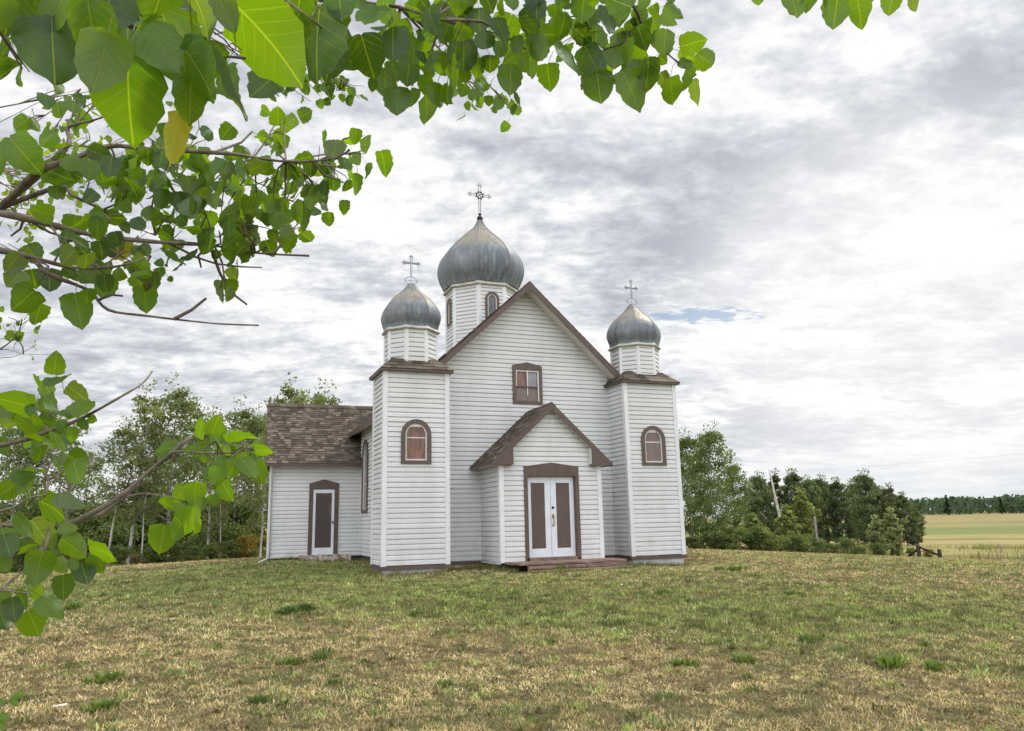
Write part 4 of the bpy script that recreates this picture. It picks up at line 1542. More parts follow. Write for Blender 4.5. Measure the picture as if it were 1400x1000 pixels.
shrubs = [Kind('shrub', 'bark_grey', 'foliage', 81 + i, 1.5, .05, wd, 20, 34, .055, .03, c_, droop=.1) for i, (wd, c_) in enumerate(
    [(1.15, (.13, .168, .06)), (.95, (.17, .20, .075)), (1.3, (.125, .165, .066)), (1.0, (.24, .19, .045)), (1.0, (.15, .112, .055))])]

PLACES = 0
rp = random.Random(5)


def stand(kind, u, d, vtop, label, cat, group, ws=1.0, rz=None):
    p = gpt(u, d, -.04)
    H = max(.4, ztop(u, vtop, d) - p[2])
    return kind.put(p, H, rp.uniform(0, 6.3) if rz is None else rz, label, cat, group, ws)


G1 = 'aspens in the grove left of the church'
for k, u, d, vt, ws, lb in [
    (3, 152, 35.6, 566, .9, 'thin aspen with a crooked white trunk, left of the tallest grove tree'),
    (1, 180, 36.2, 516, 1.0, 'tall gaunt aspen whose bare upper stem shows against the sky'),
    (0, 234, 37.4, 514, 1.1, 'tallest full-crowned aspen in the grove left of the church'),
    (3, 198, 35.4, 610, .9, 'short straight white-trunked aspen before the tall gaunt one'),
    (2, 287, 36.0, 556, .95, 'broad aspen in the middle of the grove with a leaning white trunk'),
    (0, 322, 43, 543, 1.0, 'aspen with rounded crown second from the chapel end of the grove'),
    (4, 346, 44, 552, .85, 'dense dark aspen behind the white trunk at the chapel corner'),
    (1, 358, 35.4, 575, .9, 'slim aspen with pale leaning trunk beside the chapel corner'),
    (2, 118, 46, 606, 1.0, 'low aspen half hidden by the foreground leaves at the left'),
    (0, 62, 43, 540, 1.0, 'aspen behind the foreground leaves near the left edge'),
    (4, 14, 42, 560, 1.0, 'bushy aspen at the left edge of the photo'),
    (2, 262, 47, 560, .9, 'aspen standing farther back between the two tallest grove trees'),
    (4, 214, 48, 585, .9, 'dark leafy aspen low behind the middle of the grove'),
    (3, 305, 35.4, 640, .8, 'small aspen with slanting white stem at the front of the grove'),
]:
    stand(aspens[k], u, d, vt, lb, 'tree', G1, ws)
stand(aspens[0], 398, 52, 511, 'aspen crown rising left above the chapel roof', 'tree', 'trees behind the chapel roof', 1.0)
stand(aspens[2], 440, 50, 518, 'aspen crown rising above the middle of the chapel roof', 'tree', 'trees behind the chapel roof', .9)

G2 = 'aspens right of the church'
for k, u, d, vt, ws, lb in [
    (5, 944, 43, 586, .85, 'aspen right behind the right tower with white trunk low down'),
    (5, 974, 41, 577, .9, 'tallest aspen right of the church with a pale leaning trunk'),
    (5, 1004, 44, 626, .9, 'aspen with spreading right-hand branches at the end of the near clump'),
    (3, 960, 46, 610, .9, 'thin aspen seen between the two large ones beside the right tower'),
]:
    stand(aspens[k], u, d, vt, lb, 'tree', G2, ws)
G3 = 'poplars in the shelter belt right of the church'
for k, u, d, vt, ws, lb in [
    (1, 1026, 74, 662, 1., 'first poplar of the shelter belt, partly behind the near aspen clump'),
    (0, 1043, 76, 644, .9, 'rounded poplar left of the pale dead trunk'),
    (3, 1064, 78, 641, 1.1, 'narrow poplar directly behind the pale dead trunk'),
    (1, 1088, 77, 640, 1., 'pointed poplar right of the pale dead trunk'),
    (2, 1108, 76, 650, .8, 'broad dark poplar above the grey broken post'),
    (0, 1128, 79, 648, .9, 'poplar with flat top right of the grey broken post'),
    (1, 1148, 77, 652, 1., 'poplar at the middle of the belt with see-through crown'),
    (2, 1168, 80, 656, .8, 'low poplar left of the tallest one in the belt'),
    (0, 1188, 75, 642, 1.05, 'tallest and broadest poplar of the shelter belt'),
    (1, 1206, 77, 664, 1.1, 'poplar with tapering top right of the tallest in the belt'),
    (3, 1217, 74, 660, 1.2, 'dark tapering poplar above the young twin tops'),
    (1, 1236, 75, 672, 1.1, 'last full poplar at the right end of the belt'),
    (3, 1250, 76, 690, 1.2, 'small poplar ending the belt beside the open field'),
]:
    stand(darks[k], u, d, vt, lb, 'tree', G3, ws)
G4 = 'young poplars along the lawn edge'
for k, u, d, vt, ws, lb in [
    (0, 1076, 44, 690, 1.3, 'light green young poplar in front of the dead trunk'),
    (0, 1096, 46, 668, 1.2, 'taller light green poplar right of the dead trunk'),
    (1, 1196, 41, 704, 1.35, 'pale young tree with the lower of two pointed tops'),
    (1, 1216, 41.5, 694, 1.2, 'pale young tree with the higher of two pointed tops'),
    (0, 1030, 43, 702, 1.5, 'leafy young tree under the right side of the near aspens'),
]:
    stand(lights[k], u, d, vt, lb, 'tree', G4, ws)

G5 = 'shrubs along the lawn edge right of the church'
for k, u, d, vt, ws, lb in [
    (0, 942, 41, 728, 1.0, 'shrub at the foot of the right tower'),
    (1, 962, 40.5, 735, 1.0, 'shrub under the white aspen trunk right of the tower'),
    (0, 985, 41, 730, 1.1, 'shrub second from the white aspen trunk'),
    (2, 1008, 40, 726, 1.1, 'dark shrub below the end of the near aspen clump'),
    (1, 1036, 40.5, 724, 1.2, 'largest light shrub of the lawn edge'),
    (2, 1058, 42, 738, 1.0, 'low shrub left of the light green young poplar'),
    (0, 1082, 40, 728, 1.1, 'shrub at the foot of the light green young poplar'),
    (2, 1104, 41, 742, 1.0, 'dark low shrub at the foot of the grey broken post'),
    (2, 1126, 41, 740, 1.0, 'dark shrub right of the grey broken post'),
    (2, 1152, 41, 739, .8, 'dark shrub standing alone before the golden field strip'),
    (2, 1168, 40.5, 744, .9, 'small dark shrub at the end of the dark row'),
    (0, 1194, 41.5, 736, .9, 'shrub at the foot of the twin-topped young trees'),
    (1, 1218, 41, 738, .8, 'light shrub at the right foot of the twin-topped young trees'),
    (1, 1238, 41, 752, .9, 'low light shrub left of the fence brace'),
    (3, 1262, 42, 756, .9, 'yellowish tuft of growth under the fence brace'),
]:
    stand(shrubs[k], u, d + rp.uniform(-1.5, 2.5), vt + rp.uniform(-5, 8), lb, 'shrub', G5, ws * rp.uniform(1.0, 1.45))
G6 = 'shrubs along the foot of the grove'
for i, (k, u, d, vt, ws, lb) in enumerate([
    (2, 20, 37, 742, 1.2, 'dark shrub at the far left edge under the foreground leaves'),
    (0, 62, 37, 738, 1.2, 'green shrub left of the first aspen stem'),
    (4, 105, 36, 745, 1.1, 'brownish shrub at the left end of the lawn'),
    (4, 140, 35.5, 752, 1.0, 'rust tinted shrub under the crooked white trunk'),
    (0, 168, 36.5, 742, 1.1, 'green shrub right of the crooked white trunk'),
    (4, 190, 35.5, 757, .9, 'low reddish shrub at the lawn edge'),
    (0, 212, 36.5, 735, 1.2, 'tall green shrub below the tallest aspen'),
    (2, 240, 36.5, 738, 1.1, 'dark shrub in the middle of the grove foot'),
    (0, 266, 36.0, 742, 1.1, 'green shrub before the leaning white trunk'),
    (1, 290, 36.0, 735, 1.1, 'light green shrub before the middle of the grove'),
    (0, 316, 36.5, 733, 1.1, 'green shrub left of the yellow one'),
    (3, 338, 37, 728, .9, 'yellow flowering shrub near the chapel corner'),
    (3, 362, 39, 735, .8, 'yellow shrub tucked against the chapel corner'),
    (1, 350, 36.0, 746, .8, 'small light shrub at the foot of the pale leaning trunk'),
    (2, 300, 40, 722, 1.2, 'dark shrub behind the light green one'),
    (2, 180, 41, 722, 1.3, 'dark shrub deep among the grove stems'),
    (2, 118, 41, 722, 1.3, 'dark shrub deep in the left part of the grove'),
    (2, 150, 43, 698, 1.2, 'tall dark thicket behind the crooked white trunk'),
    (0, 205, 44, 692, 1.2, 'tall thicket behind the tallest grove tree'),
    (2, 248, 43, 700, 1.2, 'tall dark thicket right of the tallest grove tree'),
    (0, 290, 44, 694, 1.2, 'tall thicket behind the leaning white trunk'),
    (2, 330, 45, 690, 1.2, 'tall dark thicket near the chapel corner'),
    (0, 80, 44, 700, 1.3, 'tall thicket at the far left behind the hanging leaves'),
    (2, 30, 45, 700, 1.3, 'tall dark thicket at the left edge behind the hanging leaves'),
]):
    stand(shrubs[k], u, (d - 1.2 if d < 39 else d) + rp.uniform(-.4, .6), vt + (rp.uniform(2, 11) if d < 39 else 0), lb, 'shrub', G6, ws)

# bare tree left, dead trunk, broken post
mb = MB()
p = gpt(92, 39)
hb = ztop(92, 610, 39) - p[2]
rg = np.random.default_rng(3)
T0 = [np.array([0, 0, 0]), np.array([.05, 0, hb * .25]), np.array([-.05, 0, hb * .5]), np.array([.02, .05, hb * .62])]
mb.tube(T0, [.10, .085, .07, .06], 7)
tips = []
for k in range(9):
    a = k * 2.4
    z = hb * (.45 + .06 * k)
    q0 = np.array([.0, 0, min(z, hb * .62)])
    L = rg.uniform(.9, 1.7)
    d_ = np.array([cos(a) * .7, sin(a) * .5, rg.uniform(.5, 1.2)])
    q = [q0, q0 + d_ * L * .35 + rg.normal(size=3) * .08, q0 + d_ * L * .7 + rg.normal(size=3) * .12, q0 + d_ * L + rg.normal(size=3) * .15]
    mb.tube(q, [.035, .026, .018, .008], 5)
    for _ in range(2):
        e = q[2] + rg.normal(size=3) * np.array([.45, .45, .3]) + np.array([0, 0, .25])
        mb.tube([q[2], (q[2] + e) / 2 + rg.normal(size=3) * .05, e], [.013, .01, .005], 4)
dt = empty('bare_tree', p)
tag(dt, 'leafless grey tree with forked bare limbs behind the foreground leaves', 'tree')
mb.build('trunk', 'bark_grey', dt, smooth=True)

p = gpt(1066, 60)
zt_ = ztop(1057, 642, 60)
a1, a0 = gpt(1057, 60), gpt(1070, 60)
mb = MB()
dv = a1 - a0
mb.tube([np.zeros(3) - np.array([0, 0, .1]), dv * .3 + np.array([0, 0, (zt_ - a0[2]) * .35]), dv * .7 + np.array([0, 0, (zt_ - a0[2]) * .7]), dv + np.array([0, 0, zt_ - a0[2]])], [.12, .105, .085, .04], 8)
for f_, L in ((.45, .5), (.62, .45), (.8, .35)):
    b0 = dv * f_ + np.array([0, 0, (zt_ - a0[2]) * f_])
    mb.tube([b0, b0 + np.array([.25, -.1, .22]) * L * 2], [.035, .012], 5)
tag(mb.build('dead_trunk', 'aspen_bark', None, a0, smooth=True), 'pale bare dead trunk leaning in front of the shelter belt', 'dead tree')
p = gpt(1113, 43)
zp = ztop(1113, 706, 43) - p[2]
mb = MB()
mb.tube([(0, 0, -.2), (.015, 0, zp * .5), (-.01, 0, zp * .93), (.02, .02, zp)], [.062, .058, .055, .025], 9)
tag(mb.build('wooden_post', 'grey_wood', None, p, smooth=True), 'tall weathered grey post with broken top among dark shrubs', 'post')

# ------------------------------------------------------------------ fence remains on the right
fb = empty('fence_brace', gpt(1249, 40))
tag(fb, 'dark wooden fence corner post with two slanting brace rails', 'fence')
o0 = gpt(1249, 40)
pa, pb, pc = gpt(1249, 40) - o0, gpt(1277, 40) - o0, gpt(1232, 40.4) - o0
h1 = ztop(1249, 745, 40) - o0[2]
h2 = ztop(1277, 751, 40) - o0[2]
for q, hh in ((pa, h1), (pb, h2)):
    mb = MB()
    mb.tube([q + np.array([0, 0, -.3]), q + np.array([.01, 0, hh * .6]), q + np.array([0, 0, hh])], [.095, .085, .08], 9)
    mb.build('post', 'dark_post', fb, smooth=True)
mb = MB()
mb.tube([pa + np.array([0, -.06, h1 * .82]), pb + np.array([0, -.06, .22 * h2])], [.05, .045], 7)
mb.build('rail', 'dark_post', fb, smooth=True)
mb = MB()
mb.tube([pa + np.array([0, -.06, h1 * .72]), pc + np.array([0, 0, .0])], [.05, .045], 7)
mb.build('rail', 'dark_post', fb, smooth=True)
for u, d, vt, lb in ((1361, 46, 744, 'thin grey fence post standing in rough grass near the right edge'), (1305, 50, 748, 'low fence stub between the brace and the thin grey post')):
    p = gpt(u, d)
    hh = ztop(u, vt, d) - p[2]
    mb = MB()
    mb.tube([(0, 0, -.2), (.01, .0, hh * .55), (0, 0, hh)], [.06, .055, .05], 8)
    tag(mb.build('fence_post', 'grey_wood', None, p, smooth=True), lb, 'fence post', 'old fence posts in the rough grass')

# ------------------------------------------------------------------ far wood
rg = np.random.default_rng(77)
P, S, C = [], [], []
for k in range(1500):
    u = rg.uniform(1180, 2600) if k % 5 else rg.uniform(-1400, 120)
    d = rg.uniform(520, 640)
    rr = ray(u, 700.)
    q = rr[:2] / np.linalg.norm(rr[:2]) * d + CAM[:2]
    z0 = hz(q[0], q[1])
    hh = rg.uniform(8.0, 10.5)
    m_ = 34
    zz_ = rg.uniform(0, 1, m_)
    r_ = rg.uniform(1.5, 3.2) * np.sqrt(np.clip(1.02 - zz_ ** 2.2, 0, 1))
    a = rg.uniform(0, 2 * pi, m_)
    P.append(np.stack([q[0] + r_ * np.cos(a), q[1] + r_ * np.sin(a), z0 + hh * (.06 + .94 * zz_)], 1))
    S.append(rg.uniform(.7, 1.4, m_))
    C.append(np.array([.075, .110, .085]) * rg.uniform(.75, 1.25) * rg.uniform(.8, 1.25, (m_, 1)))
me = leaf_quads('far_wood', np.concatenate(P), np.concatenate(S), np.concatenate(C), rg)
tag(obj('far_wood', me), 'distant dark wood along the far edge of the fields', 'wood', kind='stuff')
spr = Kind('spruce_tree', 'bark_grey', 'crown', 95, 12, .05, 1.9, 26, 20, .42, .14, (.03, .045, .032), conic=1.0, droop=.5)
for u, vt, lb in ((1296, 677, 'dark spruce rising above the far wood'), (1370, 679, 'lone dark spruce top near the right edge of the far wood')):
    stand(spr, u, 515, vt, lb, 'tree', 'spruces standing above the far wood', 1.0)

# ------------------------------------------------------------------ lawn grass
def gint(u, v):
    rr = ray(u, v)
    lo, hi = 3., 90.
    for _ in range(40):
        md = (lo + hi) / 2
        q = CAM + rr * md
        if q[2] > hz(q[0], q[1]):
            lo = md
        else:
            hi = md
    return CAM + rr * lo


SPOTS = []
for u, v, rx, amt in [(700, 835, 3.2, .55), (560, 815, 3.0, .45), (860, 830, 3.0, .5), (1000, 850, 2.2, .45), (300, 792, 5.0, .75), (420, 800, 3.0, .7), (200, 800, 3.5, .6),
                      (480, 772, 2.5, .7), (400, 780, 2.0, .6), (1250, 838, 3.0, .3), (1380, 835, 2.5, .3), (1100, 800, 4, .1), (1350, 775, 5.0, .35), (980, 795, 2.5, .25), (660, 775, 1.0, -.3), (580, 787, 1.4, -.5),
                      (520, 870, 2.2, -.35), (250, 880, 2.5, -.4), (750, 880, 2.5, -.3), (950, 930, 2.0, -.3), (300, 960, 1.2, -.1), (1150, 790, 4.0, -.15), (900, 865, 1.5, -.2), (690, 975, .5, .4), (1250, 905, .6, .3)]:
    g = gint(u, v)
    SPOTS.append((g[0], g[1], rx, amt))


def green(x, y):
    g = .11 + .75 * (fbm(x * .5, y * .5, 31) - .5) + .55 * (fbm(x * 2.1, y * 2.1, 37, 3) - .5)
    for sx, sy, r_, a_ in SPOTS:
        g = g + a_ * np.exp(-((x - sx) ** 2 + (y - sy) ** 2) / (r_ * r_))
    return np.clip(g, 0, 1)


rg = np.random.default_rng(123)
NB = 560000
dd = 5.4
U = rg.uniform(0, 1, NB)
e_ = .45
D0, D1 = 5.2, 40.
d = (D0 ** e_ + U * (D1 ** e_ - D0 ** e_)) ** (1 / e_)
a = rg.uniform(-.70, .70, NB) + YAW
x = CAM[0] + d * np.sin(a)
y = CAM[1] + d * np.cos(a)
# clump the blades: pull towards tuft centres
tx, ty = rg.normal(size=NB) * .02, rg.normal(size=NB) * .02
cell = .16 * (d / 7) ** .6
jx = (np.floor(x / cell) + vnoise(np.floor(x / cell) * 7.3, np.floor(y / cell) * 5.1, 5)) * cell
jy = (np.floor(y / cell) + vnoise(np.floor(x / cell) * 3.7, np.floor(y / cell) * 9.1, 8)) * cell
pull = .45 * (rg.uniform(0, 1, NB) < .6)
x = x + (jx - x) * pull + tx
y = y + (jy - y) * pull + ty
inside = ((np.abs(x) < TXo) & (y > TYf) & (y < .5)) | ((np.abs(x) < NX) & (y > 0) & (y < NYB)) | ((np.abs(x) < TRX) & (y > TRY0) & (y < TRY1)) | ((np.abs(x) < PW) & (y > PY) & (y < .1)) \
    | ((x > -1.3) & (x < 1.68) & (y > -2.6) & (y < -1.4)) | ((x > -5.35) & (x < -3.7) & (y > 5.95) & (y < 6.6))
keep = ~inside
x, y, d = x[keep], y[keep], d[keep]
n = len(x)
g = green(x, y)
isg = rg.uniform(0, 1, n) < (g * .92 + .04)
tone = fbm(x * .9, y * .9, 51)
fine = fbm(x * 4., y * 4., 57, 2)
Lb = np.where(isg, rg.uniform(.02, .052, n), rg.uniform(.018, .056, n)) * (.7 + .7 * fine) * (d / 8) ** .18
nearwall = np.exp(-np.minimum(np.minimum(np.abs(y - TYf) + 9 * (np.abs(x) > 4.4), np.abs(y - TRY0) + 9 * (x > -3.3)), np.abs(y - 0) + 9 * (np.abs(x) > 2.6)) / .25)
Lb = Lb * (1 + 1.1 * nearwall * (rg.uniform(0, 1, n) < .5))
Wb = rg.uniform(.0018, .0042, n) * (d / 6.0) ** .78
az = rg.uniform(0, 2 * pi, n)
tilt = np.where(isg, rg.uniform(.15, .9, n), rg.uniform(.5, 1.45, n))
dx, dy, dz = np.sin(tilt) * np.cos(az), np.sin(tilt) * np.sin(az), np.cos(tilt)
wa = rg.uniform(0, 2 * pi, n)
wx, wy = np.cos(wa) * Wb, np.sin(wa) * Wb
z = hgt(x, y) - .004
b0 = np.stack([x - wx, y - wy, z], 1)
b1 = np.stack([x + wx, y + wy, z], 1)
mx = np.stack([x + dx * Lb * .55, y + dy * Lb * .55, z + dz * Lb * .62 + .004], 1)
wv = np.stack([wx, wy, np.zeros(n)], 1)
m0, m1 = mx - wv * .75, mx + wv * .75
tpv = np.stack([x + dx * Lb * 1.05, y + dy * Lb * 1.05, z + dz * Lb * .98 + .004], 1)
V = np.stack([b0, b1, m1, m0, tpv], 1).reshape(-1, 3)
i = np.arange(n)[:, None] * 5
Fq = i + np.array([[0, 1, 2, 3]])
Ft = i + np.array([[3, 2, 4]])
straw = np.array([.60, .49, .29])
hay = np.array([.36, .27, .145])
gre = np.array([.15, .185, .05])
lgr = np.array([.33, .345, .14])
t1 = rg.uniform(0, 1, (n, 1))
t2 = np.clip(rg.uniform(0, 1, (n, 1)) * .6 + (tone[:, None] - .5) * 1.2 + .2, 0, 1)
cd = hay * (1 - t2) + straw * t2
cg = gre * (1 - t1) + lgr * t1
# denser small tufts: fresh green, pale green and dead brown ones
tk = 5200
tk_d = (U[:tk] * (34. ** .7 - 5.4 ** .7) + 5.4 ** .7) ** (1 / .7)
tk_a = rg.uniform(-.68, .68, tk) + YAW
tcx, tcy = CAM[0] + tk_d * np.sin(tk_a), CAM[1] + tk_d * np.cos(tk_a)
tkind = np.where(rg.uniform(0, 1, tk) < .13 + green(tcx, tcy) * .52, 1, 0)
cg2_ = np.array([[.36, .265, .145]]) * rg.uniform(.3, 1.1, (tk, 1))
tcol = np.where(tkind[:, None] == 1, np.array([[.17, .235, .055]]) * (1 - rg.uniform(0, 1, (tk, 1)) * .5) + np.array([[.40, .43, .20]]) * rg.uniform(0, .5, (tk, 1)), cg2_)
trad = rg.uniform(.025, .11, tk) * (tk_d / 9) ** .25
near_ = np.argsort(rg.uniform(0, 1, n))[:int(n * .20)]
pick = rg.integers(0, tk, len(near_))
qx = tcx[pick] + rg.normal(size=len(near_)) * trad[pick]
qy = tcy[pick] + rg.normal(size=len(near_)) * trad[pick] * .8
good = ~(((np.abs(qx) < TXo + .1) & (qy > TYf - .05) & (qy < 11)) | ((np.abs(qx) < TRX) & (qy > TRY0) & (qy < TRY1)) | ((np.abs(qx) < 1.75) & (qy > -2.65) & (qy < .1)))
near_, pick = near_[good], pick[good]
x[near_], y[near_] = qx[good], qy[good]
z = hgt(x, y) - .004
d = np.hypot(x - CAM[0], y - CAM[1])
kk = tkind[pick] == 1
Lb[near_] = rg.uniform(.025, .07, len(near_)) * np.where(kk, 1.15, .7) * (d[near_] / 8) ** .15
tilt[near_] = np.where(kk, rg.uniform(.1, .8, len(near_)), rg.uniform(.7, 1.45, len(near_)))
dx, dy, dz = np.sin(tilt) * np.cos(az), np.sin(tilt) * np.sin(az), np.cos(tilt)
b0 = np.stack([x - wx, y - wy, z], 1)
b1 = np.stack([x + wx, y + wy, z], 1)
mx = np.stack([x + dx * Lb * .55, y + dy * Lb * .55, z + dz * Lb * .62 + .004], 1)
m0, m1 = mx - wv * .75, mx + wv * .75
tpv = np.stack([x + dx * Lb * 1.05, y + dy * Lb * 1.05, z + dz * Lb * .98 + .004], 1)
V = np.stack([b0, b1, m1, m0, tpv], 1).reshape(-1, 3)
base_c = np.where(isg[:, None], cg, cd)
base_c[near_] = tcol[pick]
cel = vnoise(x * 9., y * 9., 91)
cel2 = vnoise(x * 3.1, y * 3.1, 93)
cc = 1.12 * base_c * (1 + rg.uniform(-.45, .38, (n, 1)) * np.clip(1.35 - d / 32, .35, 1)[:, None]) * (.42 + .72 * cel + .40 * cel2 + .50 * fbm(x * .8, y * .8, 95))[:, None] * np.where(fbm(x * 6., y * 6., 97, 2) < .43, .48, 1.)[:, None]
me = np_mesh('lawn_grass', V, [Fq, Ft], 'grass_blade', np.concatenate([cc, cc]))
tag(obj('lawn_grass', me), 'short dry lawn grass, straw coloured with green patches', 'grass', kind='stuff')

# unmown fringe along the foot of the walls and steps
rg = np.random.default_rng(321)
fx, fy = [], []
for (xa, ya, xb, yb, dens) in [(-TXo, TYf, -TXi, TYf, 260), (-TXi, 0, -PW, 0, 320), (-PW, PY, -PW, 0, 320), (TXi, TYf, TXo, TYf, 420), (TXi, -.9, TXi, 0, 300), (PW, 0, TXi, 0, 300), (-TRX, TRY0, -NX, TRY0, 260), (-NX, 1, -NX, TRY0, 200), (-TXo, TYf, -TXo, TYb, 260),
                               (-1.2, -2.66, 1.75, -2.62, 170), (-1.5, -1.6, -1.2, -2.3, 330), (1.7, -2.5, 1.75, -1.5, 300), (-5.4, 5.95, -3.7, 5.95, 170)]:
    ln = math.hypot(xb - xa, yb - ya)
    k = int(dens * ln)
    t_ = rg.uniform(0, 1, k)
    nx_, ny_ = (yb - ya) / ln, -(xb - xa) / ln
    off = np.abs(rg.normal(size=k)) * .10 + .03
    sgn = 1 if ny_ < -.5 or (abs(nx_) > .5 and (nx_ < 0) == (xa < 1.)) else -1
    fx.append(xa + (xb - xa) * t_ + nx_ * off * sgn)
    fy.append(ya + (yb - ya) * t_ + ny_ * off * sgn)
x, y = np.concatenate(fx), np.concatenate(fy)
n = len(x)
z = hgt(x, y)
Lb = rg.uniform(.05, .17, n) * (.4 + 1.3 * fbm(x * 2.5, y * 2.5, 12, 2))
az, tilt = rg.uniform(0, 2 * pi, n), rg.uniform(.05, .6, n)
dx, dy, dz = np.sin(tilt) * np.cos(az), np.sin(tilt) * np.sin(az), np.cos(tilt)
wa = rg.uniform(0, 2 * pi, n)
wx, wy = np.cos(wa) * .008, np.sin(wa) * .008
V = np.stack([np.stack([x - wx, y - wy, z - .01], 1), np.stack([x + wx, y + wy, z - .01], 1), np.stack([x + dx * Lb, y + dy * Lb, z + dz * Lb], 1)], 1).reshape(-1, 3)
Ft = np.arange(n)[:, None] * 3 + np.array([[0, 1, 2]])
mg_ = np.clip(fbm(x * 1.2, y * 1.2, 14) * 2 - .6 + rg.normal(size=n) * .2, 0, 1)[:, None]
cc = (np.array([.12, .17, .045]) * (1 - mg_) + np.array([.36, .26, .11]) * mg_) * rg.uniform(.6, 1.25, (n, 1))
tag(obj('grass_fringe', np_mesh('grass_fringe', V, [Ft], 'grass_blade', cc)), 'longer unmown grass along the foot of the church walls', 'grass', kind='stuff')

# taller rough grass beyond the mown edge
NB = 70000
a = rg.uniform(-.75, .80, NB) + YAW
d = 34 + 30 * rg.uniform(0, 1, NB) ** 1.5
x = CAM[0] + d * np.sin(a)
y = CAM[1] + d * np.cos(a)
gl_ = hgt(x, y)
left = (a - YAW) < -.2
edge = np.where(left, 36.0 + 1.5 * (fbm(a * 14, a * 0, 4) - .5), 39.0 + 2.5 * (fbm(a * 14, a * 0, 4) - .5))
keep = (d > edge) & (left | (fbm(x * .30, y * .30, 73, 3) + rg.normal(size=NB) * .04 > .5)) & ~((np.abs(x) < 6.6) & (y > -1) & (y < 11.5))
x, y, d, gl_ = x[keep], y[keep], d[keep], gl_[keep]
n = len(x)
Lb = rg.uniform(.16, .46, n) * (.35 + 1.1 * fbm(x * .4, y * .4, 71)) * np.where(left[keep], 1.2, .95)
Wb = rg.uniform(.012, .028, n)
az = rg.uniform(0, 2 * pi, n)
tilt = rg.uniform(.05, .5, n)
dx, dy, dz = np.sin(tilt) * np.cos(az), np.sin(tilt) * np.sin(az), np.cos(tilt)
wa = rg.uniform(0, 2 * pi, n)
wx, wy = np.cos(wa) * Wb, np.sin(wa) * Wb
V = np.stack([np.stack([x - wx, y - wy, gl_ - .03], 1), np.stack([x + wx, y + wy, gl_ - .03], 1), np.stack([x + dx * Lb, y + dy * Lb, gl_ + dz * Lb], 1)], 1).reshape(-1, 3)
Ft = np.arange(n)[:, None] * 3 + np.array([[0, 1, 2]])
mixg = np.clip(fbm(x * .35, y * .35, 81) * 1.6 - .3 + rg.normal(size=n) * .15, 0, 1)[:, None]
cc = (np.array([.15, .175, .055]) * (1 - mixg) + np.array([.38, .315, .13]) * mixg) * rg.uniform(.7, 1.25, (n, 1))
me = np_mesh('rough_grass', V, [Ft], 'grass_blade', cc)
tag(obj('rough_grass', me), 'tall rough grass along the edge of the lawn', 'grass', kind='stuff')

# ------------------------------------------------------------------ weeds in the lawn
def weed_mesh(seed, n, r, h, col, broad):
    rg = np.random.default_rng(seed)
    a = rg.uniform(0, 2 * pi, n)
    rr_ = r * rg.uniform(0, 1.0, n) ** .8 * (1 + .4 * np.sin(a * 2 + seed) + .25 * np.sin(a * 5 + 2 * seed))
    bx, by = rr_ * np.cos(a) * .7, rr_ * np.sin(a) * .7
    L = rg.uniform(.35, 1.5, n) * h
    out = rg.uniform(.2, 1.0, n)
    a2 = a + rg.normal(size=n) * .8
    tip = np.stack([bx + np.cos(a2) * L * out, by + np.sin(a2) * L * out, L * np.sqrt(np.clip(1.1 - out ** 2, .05, 1))], 1)
    b = np.stack([bx, by, np.full(n, -.01)], 1)
    mid = b * .45 + tip * .55 + np.stack([np.zeros(n), np.zeros(n), L * .12], 1)
    side = np.stack([-np.sin(a2), np.cos(a2), np.zeros(n)], 1) * (L * broad)[:, None]
    V = np.stack([b, mid - side, tip, mid + side], 1).reshape(-1, 3)
    i = np.arange(n)[:, None] * 4
    f = np.concatenate([i + np.array([[0, 1, 2]]), i + np.array([[0, 2, 3]])], 1).reshape(-1, 3)
    c = np.array(col) * rg.uniform(.65, 1.35, (n, 1))
    return np_mesh('weed', V, [f], 'grass_blade', np.repeat(c, 2, 0))


